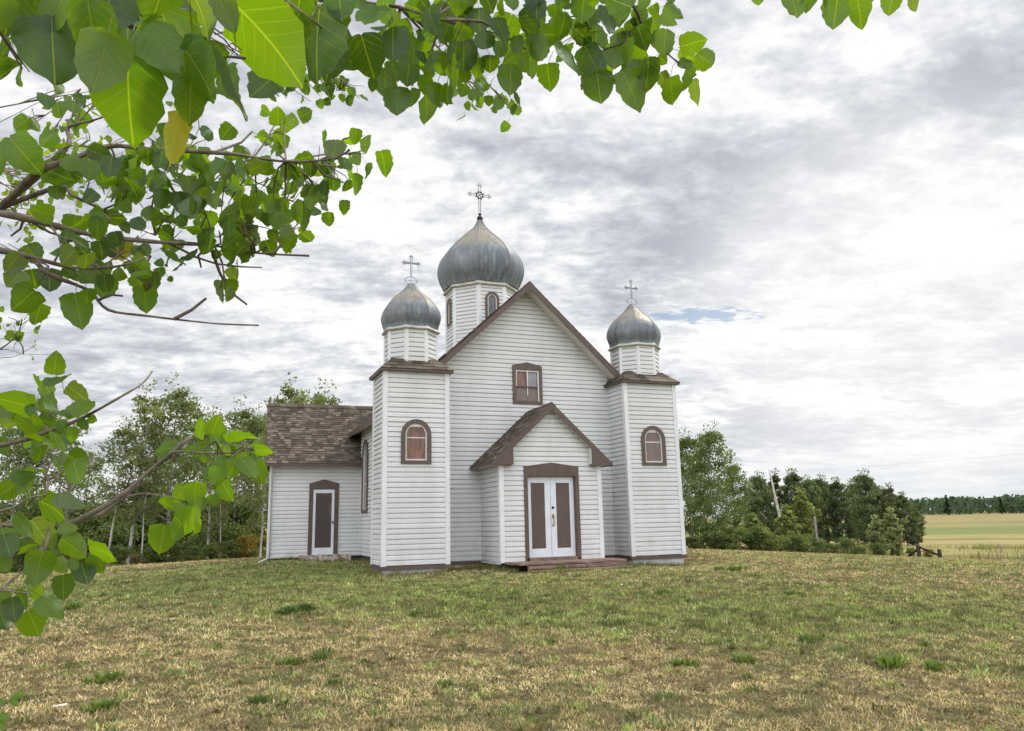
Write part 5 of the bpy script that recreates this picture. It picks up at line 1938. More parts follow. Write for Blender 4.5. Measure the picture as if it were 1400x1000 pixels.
WK = [weed_mesh(1, 150, .17, .075, (.13, .185, .055), .13), weed_mesh(2, 240, .20, .085, (.175, .24, .06), .12), weed_mesh(3, 130, .15, .11, (.11, .165, .055), .14), weed_mesh(4, 160, .26, .06, (.21, .255, .11), .10)]
for k, u, v, s_, lb in [
    (1, 1218, 910, 1.35, 'largest bright green weed tuft, in the right foreground'), (1, 1276, 915, .9, 'green weed tuft just right of the largest tuft'),
    (0, 1106, 877, 1.2, 'small bright green weed alone right of the lawn middle'), (3, 1145, 890, 1.0, 'flat pale weed tuft left of the largest tuft'),
    (0, 438, 901, 1.0, 'darkest weed tuft in the left foreground'), (1, 398, 909, .85, 'bright weed tuft left of the darkest one'),
    (0, 456, 935, .8, 'small dark weed nearest below the darkest tuft'), (2, 392, 840, 1.2, 'dark broad weed before the side of the left tower'),
    (2, 418, 836, 1.1, 'dark weed joined to the broad one before the left tower'), (1, 145, 932, 1.1, 'wide bright weed tuft in the left foreground'),
    (3, 235, 925, 1.1, 'flat green weed patch left of the lawn middle'), (0, 355, 960, .9, 'dark weed near the lower edge of the photo'),
    (1, 140, 970, 1.0, 'weed tuft beside the pale wood chips'), (0, 568, 842, 1.2, 'small dark weed below the porch'),
    (1, 100, 832, 1.3, 'weed tuft under the hanging foreground leaves'), (3, 692, 975, .9, 'yellow green tuft at the middle of the lower edge'),
    (1, 1006, 781, 1.7, 'dark bushy weed right of the right tower'), (0, 983, 780, 1.4, 'thin weed stalks nearest the right tower'),
    (1, 935, 910, 1.0, 'green weed tuft in line below the right tower'), (1, 1018, 906, 1.1, 'pale green weed tuft between the lawn middle and the largest tuft'),
    (0, 1082, 815, 1.6, 'low dark weed mat right of the church'), (0, 905, 812, 1.4, 'small dark weed in front of the right tower'),
    (2, 662, 772, 1.0, 'small weed beside the porch corner'), (2, 768, 781, 1.3, 'leafy green weed growing before the plank steps'),
    (3, 912, 955, .9, 'pale weed blades at the lower right of the lawn middle'), (0, 605, 938, .8, 'tiny dark weed in the middle foreground'),
]:
    p = gint(u, v)
    o_ = obj('weed', WK[k], None, (p[0], p[1], hz(p[0], p[1])))
    s_ *= .8
    o_.scale = (s_, s_ * rp.uniform(.7, 1.1), s_ * rp.uniform(.75, 1.1))
    o_.rotation_euler = (0, 0, rp.uniform(0, 6))
    tag(o_, lb, 'weed', 'weeds scattered in the lawn')
# pale chips lying in the grass
for u, v, s_, lb in ((82, 972, 1.6, 'largest pale wood chip on the grass in the lower left'), (235, 850, 1.3, 'white chip lying on the grass left of the church'), (1008, 776, 1.2, 'white speck of paper near the right tower'), (850, 802, .9, 'tiny white chip before the right tower')):
    p = gint(u, v)
    mb = MB()
    q = [(rp.uniform(.6, 1.2) * .035 * s_ * cos(t_), rp.uniform(.5, 1.1) * .03 * s_ * sin(t_), rp.uniform(-.004, .012)) for t_ in np.linspace(0, 5.6, 7)]
    mb.prism(q, (0, .004, .008))
    tag(mb.build('wood_chip', 'pale_chip', None, (p[0], p[1], hz(p[0], p[1]) + .03)), lb, 'chip')

# ------------------------------------------------------------------ overhead wire far right
A, B = at(700, 667, 210), at(1900, 572, 120)
mb = MB()
pts = [A * (1 - f) + B * f - np.array([0, 0, 3.0 * 4 * f * (1 - f) * .5]) for f in np.linspace(0, 1, 24)]
mb.tube(pts, .012, 4)
pw = empty('power_line', A)
tag(pw, 'thin overhead wire crossing the low sky on the right', 'power line')
o_ = mb.build('wire', 'wire', pw)
o_.location = tuple(-A)
for q in (A, B):
    g0 = hz(q[0], q[1])
    mb = MB()
    mb.tube([(q[0], q[1], g0 - .5), (q[0], q[1], (g0 + q[2]) / 2), (q[0], q[1], q[2] + .3)], [.14, .12, .1], 8)
    o_ = mb.build('pole', 'grey_wood', pw, smooth=True)
    o_.location = tuple(-A)
# ------------------------------------------------------------------ the near poplar whose branches hang into view
TRUNK_R, TRUNK_F = -2.05, 1.95
_fl = np.array([sin(YAW), cos(YAW), 0])
_rt = np.array([cos(YAW), -sin(YAW), 0])
tb = CAM + _rt * TRUNK_R + _fl * TRUNK_F
tb[2] = hz(tb[0], tb[1])
near = empty('poplar_tree', tb)
tag(near, 'near poplar tree whose leafy branches hang into the photo from the upper left', 'tree')


def tpos(z):
    k = (z - tb[2]) / 5.5
    return tb + np.array([.12 * sin(k * 3), .10 * cos(k * 2.2) - .1, z - tb[2]])


mb = MB()
zs_ = np.linspace(tb[2] - .2, tb[2] + 5.6, 16)
mb.tube([tpos(z) for z in zs_], list(np.linspace(.125, .02, 16)), 12)
o_ = mb.build('trunk', 'branch_bark', near, smooth=True)
o_.location = tuple(-tb)
rl = np.random.default_rng(42)
pyr = random.Random(9)

TV = np.array([0, .05, .13, .24, .36, .48, .60, .72, .84, .93, 1.0])
TW = np.array([.13, .36, .47, .505, .505, .485, .44, .36, .235, .10, .004])
TX = np.array([-1, -.5, 0, .5, 1.])
NR, NC = len(TV), len(TX)
tq = np.array([[i * NC + j, i * NC + j + 1, (i + 1) * NC + j + 1, (i + 1) * NC + j] for i in range(NR - 1) for j in range(NC - 1)])


def leaf_mesh(name, base, dirs, nrms, L, W, cols, foot, curl=None):
    """Poplar leaves as small curved blades with a petiole each; foot = where the petiole leaves the twig."""
    n = len(base)
    d = dirs / np.linalg.norm(dirs, axis=1, keepdims=True)
    nn_ = nrms - d * (d * nrms).sum(1, keepdims=True)
    nn_ /= np.linalg.norm(nn_, axis=1, keepdims=True) + 1e-9
    sd_ = np.cross(d, nn_)
    fold = rl.uniform(-.15, .42, n)
    cu = rl.uniform(-.42, .30, n) if curl is None else curl
    twist = rl.normal(size=n) * .18
    V = np.zeros((n, NR, NC, 3))
    for i, (v, w_) in enumerate(zip(TV, TW)):
        for j, xx in enumerate(TX):
            ser = 1 + (.045 * ((-1) ** i) if abs(xx) == 1 and 1 < i < NR - 2 else 0) + (rl.normal(size=n) * .03 if abs(xx) == 1 else 0)
            lx = xx * w_ * W * ser
            ly = (v - (.035 if i == 0 and abs(xx) > .4 else 0) + (.05 * abs(xx) if 0 < i < 3 else 0) * -1) * L
            hz_ = fold * np.abs(lx) + cu * L * v * v + .035 * L * np.sin(8 * v + xx * 2 + rl.uniform(0, 6, n)) * abs(xx) + twist * v * lx
            V[:, i, j] = base + d * ly[:, None] + sd_ * lx[:, None] + nn_ * hz_[:, None]
    nv = NR * NC
    Vl = V.reshape(n * nv, 3)
    Fq = (np.arange(n)[:, None, None] * nv + tq[None]).reshape(-1, 4)
    uvt = np.array([[(TX[j] * TW[i] + .5), TV[i]] for i in range(NR) for j in range(NC)])
    uv = uvt[tq].reshape(1, -1, 2).repeat(n, 0).reshape(-1, 2)
    # petioles: three-sided tubes in two bent segments
    pr_ = np.maximum(.0007, L * .011)[:, None]
    mid = (base + foot) / 2 + np.array([0, 0, .12]) * L[:, None] + sd_ * (rl.normal(size=n) * .06 * L)[:, None]
    ringv = []
    for P in (foot, mid, base + d * (L * .03)[:, None]):
        for k in range(3):
            a = 2 * pi * k / 3
            ringv.append(P + (sd_ * cos(a) + nn_ * sin(a)) * pr_)
    Pv = np.stack(ringv, 1).reshape(-1, 3)
    pq = np.array([[s * 3 + k, s * 3 + (k + 1) % 3, s * 3 + 3 + (k + 1) % 3, s * 3 + 3 + k] for s in range(2) for k in range(3)])
    Fp = (np.arange(n)[:, None, None] * 9 + pq[None]).reshape(-1, 4) + n * nv
    uvp = np.tile(np.array([[.9, .02]]), (n * 6 * 4, 1))
    cl_ = np.repeat(cols, len(tq), 0)
    cp_ = np.repeat(np.array([[.24, .22, .075]]) * rl.uniform(.6, 1.2, (n, 1)), 6, 0)
    return np_mesh(name, np.concatenate([Vl, Pv]), [Fq, Fp], 'poplar_leaf', np.concatenate([cl_, cp_]), np.concatenate([uv, uvp]), smooth=True)


TONE = {'d': (.026, .070, .024), 'm': (.062, .138, .019), 'b': (.085, .165, .013), 'g': (.085, .13, .085), 'y': (.21, .19, .015), 'l': (.13, .21, .05), 'k': (.03, .02, .02)}  # the greyish tone paints reflected sky onto a leaf's upper side

# branches: (name key, thickness at start, distance, [(u, v) in the photo ...], feet on the trunk)
BR = {
    'a': (.019, 2.05, [(-250, 470), (-90, 372), (0, 285), (52, 236), (98, 218), (150, 200), (215, 205), (310, 210), (352, 216), (391, 221), (453, 218), (478, 205)], None),
    'b': (.014, 2.0, [(-300, 330), (-120, 282), (0, 292), (68, 307), (120, 320), (200, 330), (270, 334), (293, 336), (349, 346), (422, 350)], None),
    'c': (.0105, 1.95, [(-300, 300), (-120, 318), (0, 343), (40, 352), (65, 374), (100, 388), (125, 400), (148, 424), (200, 432), (250, 438), (300, 443), (353, 445)], None),
    'e': (.009, 1.9, [(-120, 318), (0, 342), (50, 354), (99, 366), (146, 366), (180, 360), (206, 350)], 'c'),
    'f': (.007, 2.1, [(52, 236), (80, 256), (100, 268), (140, 287), (170, 305), (212, 322)], 'a'),
    'h': (.010, 2.2, [(60, 234), (88, 205), (92, 178), (98, 172), (130, 164), (170, 150)], 'a'),
    't': (.012, 1.55, [(-420, -260), (-80, -170), (220, -60), (400, -8), (480, 3), (546, 10), (594, 25), (637, 28)], None),
    'u': (.009, 1.6, [(220, -60), (420, -70), (640, -60), (760, -30), (840, -12), (868, 12), (880, 40), (900, 62), (928, 87)], 't'),
    'v': (.006, 1.7, [(640, -60), (860, -90), (1050, -90), (1180, -60), (1240, -40)], 'u'),
    'n': (.007, .80, [(-160, -190), (60, -120), (150, 10), (187, 40), (228, 66), (271, 73), (335, 80)], None),
    'o': (.006, 1.35, [(220, -60), (330, -50), (390, 0), (430, 30), (463, 61)], 't'),
    'p': (.0085, 1.55, [(-420, 640), (-120, 622), (7, 608), (66, 590), (110, 573), (154, 549), (194, 525), (208, 508)], None),
    'q': (.0095, 1.65, [(-420, 760), (-120, 745), (20, 740), (72, 722), (107, 712), (160, 682), (207, 642), (230, 625), (240, 618), (267, 619), (304, 620), (345, 615)], None),
    'r': (.006, 1.5, [(-420, 740), (-120, 705), (0, 699), (42, 680), (60, 679)], None),
    's': (.006, 1.45, [(-420, 830), (-120, 808), (0, 808), (41, 812)], None),
    'w': (.005, 1.7, [(107, 712), (150, 688), (190, 676), (223, 679), (258, 687)], 'q'),
    'x': (.004, 3.2, [(-300, 520), (-60, 495), (0, 478), (32, 484), (65, 485)], None),
    'z': (.004, 3.0, [(-300, 540), (-60, 500), (0, 490), (22, 487), (50, 471)], None),
    'j': (.004, 3.3, [(-300, 300), (-60, 190), (0, 167), (58, 138), (110, 122)], None),
    'i': (.0035, 3.3, [(0, 478), (20, 462), (42, 432)], 'x'),
    'l': (.0055, 2.4, [(-300, 250), (-60, 232), (20, 262), (48, 290), (20, 305)], None),
}
SUB = [('b', .005, [(349, 346), (374, 347), (384, 335), (393, 322)]), ('b', .005, [(292, 338), (300, 372), (313, 398), (338, 417)]), ('b', .004, [(268, 336), (271, 350), (275, 366)]),
       ('b', .0035, [(241, 346), (268, 352), (296, 361), (330, 365), (358, 366)]), ('c', .005, [(246, 437), (262, 424), (282, 408)]), ('b', .004, [(35, 302), (28, 313), (15, 323)]),
       ('b', .004, [(40, 304), (68, 318), (100, 328), (124, 331)]), ('q', .006, [(107, 727), (140, 703), (160, 687), (190, 662)]), ('q', .006, [(230, 625), (245, 610), (262, 597)]), ('e', .003, [(80, 360), (84, 340), (80, 325)]),
       ('c', .004, [(125, 398), (150, 403), (168, 405)]), ('h', .003, [(98, 172), (110, 150), (128, 140)]), ('a', .004, [(310, 210), (330, 195), (345, 180)]), ('a', .003, [(352, 216), (362, 195), (375, 172)]),
       ('a', .003, [(453, 218), (470, 190), (492, 185)]), ('a', .003, [(420, 220), (445, 240), (470, 250)]), ('t', .004, [(570, 18), (600, 40), (590, 70), (585, 72)]), ('u', .003, [(880, 40), (850, 60), (820, 70)]),
       ('u', .003, [(760, -30), (800, 30), (808, 40)]), ('t', .004, [(620, 27), (660, 30), (720, 68)]), ('t', .004, [(594, 25), (622, 5), (618, -20)])]
br3, brob, brleaf = {}, {}, {}
for key, (r0, dist_, pts, par) in BR.items():
    jit = [dist_ * (1 + .03 * sin(1.7 * k + len(key) + r0 * 900)) for k in range(len(pts))]
    q = [at(u, v, jd) for (u, v), jd in zip(pts, jit)]
    if par is None:
        zt_ = min(max(q[0][2] - .25, tb[2] + .5), tb[2] + 4.6)
        q = [tpos(zt_), (tpos(zt_) * .55 + q[0] * .45) + np.array([0, 0, .04])] + q
    else:
        pl3 = np.array(br3[par])
        k0 = int(np.argmin(((pl3 - q[0]) ** 2).sum(1)))
        q[0] = pl3[k0]
    br3[key] = q
    mb = MB()
    n = len(q)
    # subdivide for soft bends
    qq, rr2_ = [], []
    for k in range(n - 1):
        for f in (0, .25, .5, .75):
            g = [max(0, min(n - 1, k + m_)) for m_ in (-1, 0, 1, 2)]
            p0, p1, p2, p3 = (q[m_] for m_ in g)
            qq.append(.5 * ((2 * p1) + (-p0 + p2) * f + (2 * p0 - 5 * p1 + 4 * p2 - p3) * f * f + (-p0 + 3 * p1 - 3 * p2 + p3) * f ** 3))
            t_ = (k + f) / (n - 1)
            rr2_.append(r0 * max(.13 if key == 'a' else .2, 1.15 - 1.05 * t_ ** (.45 if key == 'a' else .8)) * (1 + .16 * pyr.uniform(-1, 1)))
    qq.append(q[-1])
    rr2_.append(r0 * .22)
    mb.tube(qq, rr2_, 8)
    brob[key] = mb
    brleaf[key] = []
allp = np.concatenate([np.array(v_) for v_ in br3.values()])
allk = sum([[k_] * len(v_) for k_, v_ in br3.items()], [])
allf = np.array(allp)


def nearest(p, keys=None):
    dd_ = ((allf - p) ** 2).sum(1)
    if keys:
        dd_ = dd_ + np.array([0 if k_ in keys else 1e6 for k_ in allk])
    i_ = int(np.argmin(dd_))
    return allf[i_], allk[i_]


for key, r_, pts in SUB:
    dist_ = BR[key][1]
    q = [at(u, v, dist_ * (1 + .01 * k)) for k, (u, v) in enumerate(pts)]
    pl3 = np.array(br3[key])
    best = None
    for k in range(len(pl3) - 1):
        ab = pl3[k + 1] - pl3[k]
        t_ = np.clip(np.dot(q[0] - pl3[k], ab) / np.dot(ab, ab), 0, 1)
        c_ = pl3[k] + ab * t_
        e__ = np.linalg.norm(c_ - q[0])
        if best is None or e__ < best[0]:
            best = (e__, c_)
    q[0] = best[1]
    brob[key].tube(q, [r_, r_ * .8, r_ * .65, r_ * .5][:len(q)] if len(q) < 5 else list(np.linspace(r_, r_ * .45, len(q))), 6)

# leaves one by one: base u, v, tip u, v, apparent width (photo pixels), distance, tone
LV = []


def lv(ox, oy, f, dist_, keys, rows):
    for r in rows:
        bx, by, tx_, ty_, wd = r[:5]
        tone = r[5] if len(r) > 5 else 'm'
        LV.append((ox + bx / f, oy + by / f, ox + tx_ / f, oy + ty_ / f, wd / f, dist_ * rl.uniform(.95, 1.06), tone, keys))


lv(0, 0, 1, .74, 'n', [(175, 66, 171, 200, 98), (70, 22, 74, 106, 92, 'd'), (150, -28, 148, 50, 86, 'd'), (323, 8, 432, 110, 88, 'b'), (148, 44, 128, 132, 66, 'l'), (250, 90, 230, 176, 32, 'd'), (247, 158, 226, 226, 34, 'y'),
                       (258, -18, 306, 62, 46, 'g'), (298, -6, 323, 48, 34, 'g'), (92, -12, 55, 52, 44, 'b'), (25, -16, 6, 50, 64, 'd'), (222, 20, 268, 128, 84, 'b'), (300, 70, 338, 166, 20, 'g'), (285, 55, 268, 118, 60, 'm'), (255, 70, 300, 136, 56, 'm'),
                       (120, 0, 130, 84, 60, 'm'), (205, 34, 246, 108, 64, 'b'), (0, -10, -12, 46, 50, 'b'), (230, -40, 205, 40, 60, 'm'), (260, 110, 262, 172, 40, 'b'), (40, -60, 24, 14, 60, 'l')])
lv(0, 0, 1, 1.35, 'ot', [(437, 8, 424, 108, 66, 'd'), (456, 30, 452, 106, 54, 'd'), (494, 48, 512, 113, 50, 'd'), (412, -30, 405, 52, 60, 'm'), (460, -30, 468, 30, 46, 'd')])
lv(480, 0, 5.262, 1.52, 'tuo', [(300, 195, 300, 440, 190, 'd'), (420, 455, 400, 630, 180, 'd'), (330, 630, 335, 860, 200), (535, 690, 578, 912, 140, 'b'), (810, 275, 810, 505, 205, 'd'), (920, 60, 930, 255, 170, 'd'),
                                (1150, 465, 1140, 695, 190), (700, 480, 745, 735, 105, 'b'), (620, 600, 610, 795, 120, 'b'), (960, 230, 960, 375, 155, 'd'), (1040, 130, 1130, 325, 130, 'd'), (1200, 110, 1290, 305, 110, 'd'), (560, 390, 570, 535, 85),
                                (250, 500, 222, 745, 150, 'm'), (60, 70, 300, 150, 150, 'm'), (450, 270, 450, 475, 85, 'm'), (500, 370, 515, 490, 65, 'd'), (1190, 260, 1200, 405, 95), (1000, 400, 1000, 535, 135, 'd'), (910, 420, 900, 575, 110, 'm'),
                                (1310, 250, 1385, 450, 155, 'b'), (1230, 400, 1270, 525, 100, 'b'), (820, 510, 820, 605, 115, 'b'), (880, 640, 875, 725, 85), (990, 690, 992, 770, 72), (1065, 715, 1060, 800, 92), (1180, 665, 1198, 765, 42), (1170, 755, 1178, 837, 56),
                                (500, 0, 560, 85, 140, 'd'), (680, 20, 650, 105, 120, 'b'), (1330, -20, 1340, 130, 150, 'd'), (1150, -30, 1165, 95, 110, 'm'), (690, 600, 690, 765, 64), (560, 60, 590, 230, 150, 'd'), (700, 190, 640, 320, 120, 'm'),
                                (820, 180, 760, 300, 130, 'b'), (640, 380, 640, 540, 130, 'b'), (520, 540, 560, 700, 110, 'm'), (1080, 300, 1060, 420, 110, 'm'), (40, -40, 60, 60, 120, 'm'), (230, -60, 215, 70, 60, 'b'), (780, -40, 760, 110, 130, 'b'),
                                (960, -60, 1010, 90, 120, 'd'), (860, -30, 840, 60, 100, 'm'), (340, 90, 320, 190, 60, 'l'), (1060, 20, 1120, 110, 70, 'b'), (300, 440, 330, 600, 110, 'm'), (470, 640, 440, 780, 80, 'b'), (160, 570, 150, 665, 70), (760, 330, 720, 470, 110, 'd'), (820, 610, 790, 700, 90, 'm'), (920, 590, 930, 690, 70, 'm')])
lv(720, 0, 5, 1.58, 'uv', [(390, -10, 372, 172, 172), (95, 240, 266, 236, 155), (140, 440, 160, 622, 160), (250, 310, 255, 567, 145), (480, 215, 470, 412, 152, 'd'), (400, 320, 515, 560, 190, 'd'), (480, 490, 508, 717, 235), (560, 60, 540, 255, 160, 'd'),
                           (640, 225, 665, 392, 160, 'd'), (600, 340, 600, 502, 142, 'b'), (660, 490, 785, 767, 200, 'b'), (760, 410, 760, 595, 132, 'd'), (830, 400, 845, 662, 150, 'd'), (740, 50, 792, 202, 112, 'd'), (760, 180, 812, 352, 122, 'd'), (860, 40, 892, 112, 100), (915, 110, 1015, 190, 92, 'b'),
                           (950, 200, 930, 405, 140, 'b'), (900, 390, 962, 440, 92, 'b'), (1050, 320, 1232, 265, 152, 'b'), (1165, 370, 1292, 465, 150, 'b'), (1045, 350, 1178, 412, 72, 'g'), (1040, 425, 1160, 472, 64, 'm'), (1090, 475, 1070, 662, 104), (980, 535, 1015, 733, 132, 'b'), (1140, 545, 1166, 731, 102, 'g'),
                           (915, 500, 962, 622, 92, 'g'), (950, 30, 1082, 100, 92), (980, -40, 1000, 30, 100, 'd'), (60, -40, 60, 110, 145, 'd'), (100, 280, 60, 430, 165, 'b'), (190, 30, 200, 140, 105, 'm'), (30, 120, 20, 250, 130, 'd'), (680, 280, 720, 430, 110, 'm'), (800, -30, 850, 80, 110, 'm'), (640, -30, 650, 200, 60, 'm'),
                           (540, -40, 530, 60, 90, 'm'), (860, 110, 880, 260, 90, 'b'), (700, 140, 760, 280, 110, 'd'), (880, 230, 880, 330, 80, 'b'), (470, -30, 450, 50, 80, 'b'), (250, -40, 230, 60, 110, 'b')])
lv(1020, 0, 5.6, 1.75, 'v', [(95, -70, 92, 42, 110), (340, -80, 387, 147, 150), (490, -90, 528, 117, 150), (705, -50, 672, 240, 225), (850, -30, 888, 232, 170, 'b'), (945, -60, 940, 32, 80, 'b'), (1130, -70, 1090, 117, 150, 'b'), (1265, -60, 1277, 87, 84, 'g'), (430, -120, 400, 60, 120, 'm'), (620, -110, 610, 110, 90, 'm')])
lv(0, 430, 4.545, 1.55, 'p', [(335, 372, 356, 236, 112, 'b'), (275, 400, 452, 402, 82, 'm'), (420, 445, 562, 542, 112, 'g'), (435, 565, 605, 625, 122, 'b'), (265, 475, 165, 388, 60, 'm'), (205, 585, -10, 500, 145, 'b'), (105, 628, 255, 752, 115, 'b'), (70, 640, -60, 600, 100, 'g'), (355, 760, 415, 845, 82, 'g'),
                              (340, 740, 352, 872, 64, 'b'), (255, 820, 250, 937, 76), (100, 965, 272, 1002, 85), (245, 540, 295, 622, 62, 'b'), (325, 600, 300, 500, 80, 'm'), (170, 765, 285, 792, 62, 'b'), (375, 600, 432, 652, 52, 'm'), (495, 660, 548, 718, 62, 'm'), (440, 770, 522, 822, 32, 'd'), (595, 640, 528, 672, 50, 'b'),
                              (180, 560, 210, 640, 60, 'm'), (240, 640, 330, 690, 70, 'd'), (10, 760, 25, 890, 90, 'm'), (0, 680, 95, 690, 60, 'g'), (370, 660, 420, 740, 70, 'm'), (395, 865, 385, 945, 60, 'g'), (230, 700, 200, 620, 60, 'b'), (450, 700, 430, 800, 70, 'b')])
lv(0, 640, 4, 1.52, 'rsqp', [(90, 95, 237, 25, 122, 'b'), (82, 98, -20, 160, 112, 'b'), (215, 182, 408, 252, 135), (330, 140, 452, 252, 100, 'g'), (175, 285, 282, 452, 122, 'g'), (85, 258, 168, 385, 62), (20, 370, 60, 492, 122, 'd'), (335, 385, 474, 492, 122, 'b'), (488, 430, 668, 470, 82, 'b'), (520, 465, 582, 582, 102, 'b'),
                             (445, 520, 482, 638, 122, 'd'), (230, 460, 192, 632, 152, 'b'), (300, 500, 370, 575, 82, 'l'), (345, 585, 345, 724, 112), (160, 690, 256, 640, 102, 'l'), (230, 705, 345, 822, 112, 'b'), (155, 785, 225, 932, 152, 'b'), (65, 710, 82, 842, 112, 'd'), (80, 675, 172, 752, 32, 'd'), (0, 770, 20, 892, 90, 'd'), (0, 685, 62, 742, 72, 'b'),
                             (130, 388, 192, 452, 52, 'g'), (0, 495, 50, 572, 82, 'b'), (0, 340, 95, 382, 52, 'b'), (85, 400, 132, 442, 50, 'm'), (320, 320, 430, 330, 70, 'l'), (385, 500, 420, 560, 60, 'b'), (150, 600, 200, 640, 60, 'm')])
lv(190, 550, 4.545, 1.66, 'qw', [(225, 285, 73, 290, 102), (370, 222, 400, 93, 72, 'b'), (450, 205, 502, 72, 112, 'b'), (440, 282, 353, 270, 72, 'b'), (470, 180, 495, 255, 60, 'b'), (560, 250, 488, 190, 72, 'g'), (560, 252, 735, 183, 62), (720, 300, 838, 290, 76, 'b'), (755, 258, 700, 262, 60, 'b'), (600, 360, 555, 482, 110), (640, 350, 732, 462, 112, 'b'), (715, 370, 775, 512, 122, 'b'),
                                 (410, 335, 410, 382, 72, 'm'), (510, 338, 505, 392, 62), (465, 400, 465, 517, 52), (490, 455, 562, 522, 72, 'b'), (500, 505, 490, 572, 62, 'b'), (350, 498, 345, 642, 132, 'b'), (390, 595, 390, 672, 62, 'b'), (462, 575, 472, 650, 88, 'b'), (140, 600, 215, 702, 62, 'b'), (215, 650, 287, 650, 52, 'b'), (315, 640, 265, 838, 152), (355, 745, 335, 823, 52, 'b'), (160, 765, 125, 948, 172, 'b'), (520, 290, 590, 320, 60, 'g'), (370, 300, 350, 350, 60, 'm')])
lv(0, 200, 3.846, 2.0, 'abcefh', [(50, -45, 205, 130, 185, 'm'), (-20, 50, 20, 235, 95), (225, 120, 365, 175, 122, 'd'), (400, 365, 385, 488, 126), (510, 368, 522, 492, 92), (488, 330, 542, 382, 100), (548, 370, 662, 388, 72, 'd'), (852, 225, 850, 332, 92), (935, 240, 942, 345, 92, 'd'), (1050, 225, 1050, 342, 82, 'd'), (755, 330, 848, 383, 72), (835, 470, 965, 502, 92), (885, 545, 948, 652, 62),
                                  (700, 510, 560, 560, 82, 'y'), (695, 600, 783, 684, 82, 'b'), (790, 680, 778, 762, 46, 'k'), (758, 735, 772, 882, 122), (395, 775, 428, 968, 152), (180, 760, 38, 885, 155), (140, 520, 205, 622, 132), (165, 650, 192, 762, 92, 'd'), (260, 645, 258, 782, 122, 'd'), (395, 660, 515, 742, 92), (570, 690, 538, 808, 112), (415, 550, 505, 642, 82, 'g'), (475, 600, 565, 712, 82, 'g'), (520, 500, 542, 602, 92, 'd'),
                                  (600, 450, 622, 522, 100, 'd'), (300, 210, 300, 288, 96), (705, 110, 722, 228, 112), (590, 55, 568, 175, 102, 'd'), (780, 15, 778, 112, 102, 'd'), (470, 75, 470, 183, 112), (600, 175, 612, 303, 62, 'g'), (695, 240, 725, 303, 92), (1000, 325, 1045, 383, 92), (825, 600, 855, 632, 52, 'm'), (835, 640, 850, 692, 62), (885, 690, 912, 712, 40), (215, 830, 188, 924, 100), (650, 660, 590, 700, 70, 'b'), (690, 540, 760, 560, 60, 'g'), (740, 520, 790, 580, 70, 'g'),
                                  (330, 640, 400, 690, 70, 'd'), (560, 480, 640, 540, 80, 'd'), (640, 300, 690, 350, 70), (700, 380, 760, 440, 80, 'd'), (860, 360, 800, 420, 70), (980, 160, 1010, 260, 90, 'g'), (1060, 60, 1060, 150, 70, 'd')])
lv(240, 140, 3.571, 2.1, 'a', [(1000, 240, 1046, 355, 78), (885, 130, 870, 210, 62), (925, 170, 930, 250, 62), (780, 185, 770, 285, 105, 'g'), (820, 270, 840, 350, 60), (890, 350, 900, 450, 60), (935, 300, 940, 380, 40), (650, 460, 660, 525, 50, 'b'), (590, 490, 590, 590, 55, 'b'), (640, 500, 635, 640, 60), (570, 640, 545, 745, 75, 'b'), (600, 630, 678, 672, 40, 'g'),
                               (700, 400, 730, 480, 80, 'd'), (770, 370, 775, 440, 70, 'd'), (660, 290, 660, 370, 70, 'd'), (480, 470, 470, 560, 85), (455, 540, 450, 610, 80, 'd'), (470, 620, 490, 700, 60), (340, 290, 330, 390, 70, 'b'), (250, 300, 240, 380, 70, 'g'), (110, 440, 130, 530, 80, 'g'), (150, 620, 148, 715, 80, 'd'), (250, 560, 245, 630, 90, 'd'), (260, 690, 270, 780, 80), (320, 680, 320, 750, 75, 'g'), (360, 660, 350, 760, 60, 'g'),
                               (210, 870, 195, 980, 52, 'g'), (270, 865, 265, 945, 75, 'b'), (260, 810, 300, 875, 60, 'g'), (210, 760, 180, 720, 50, 'm')])
LV = [l_ for l_ in LV]
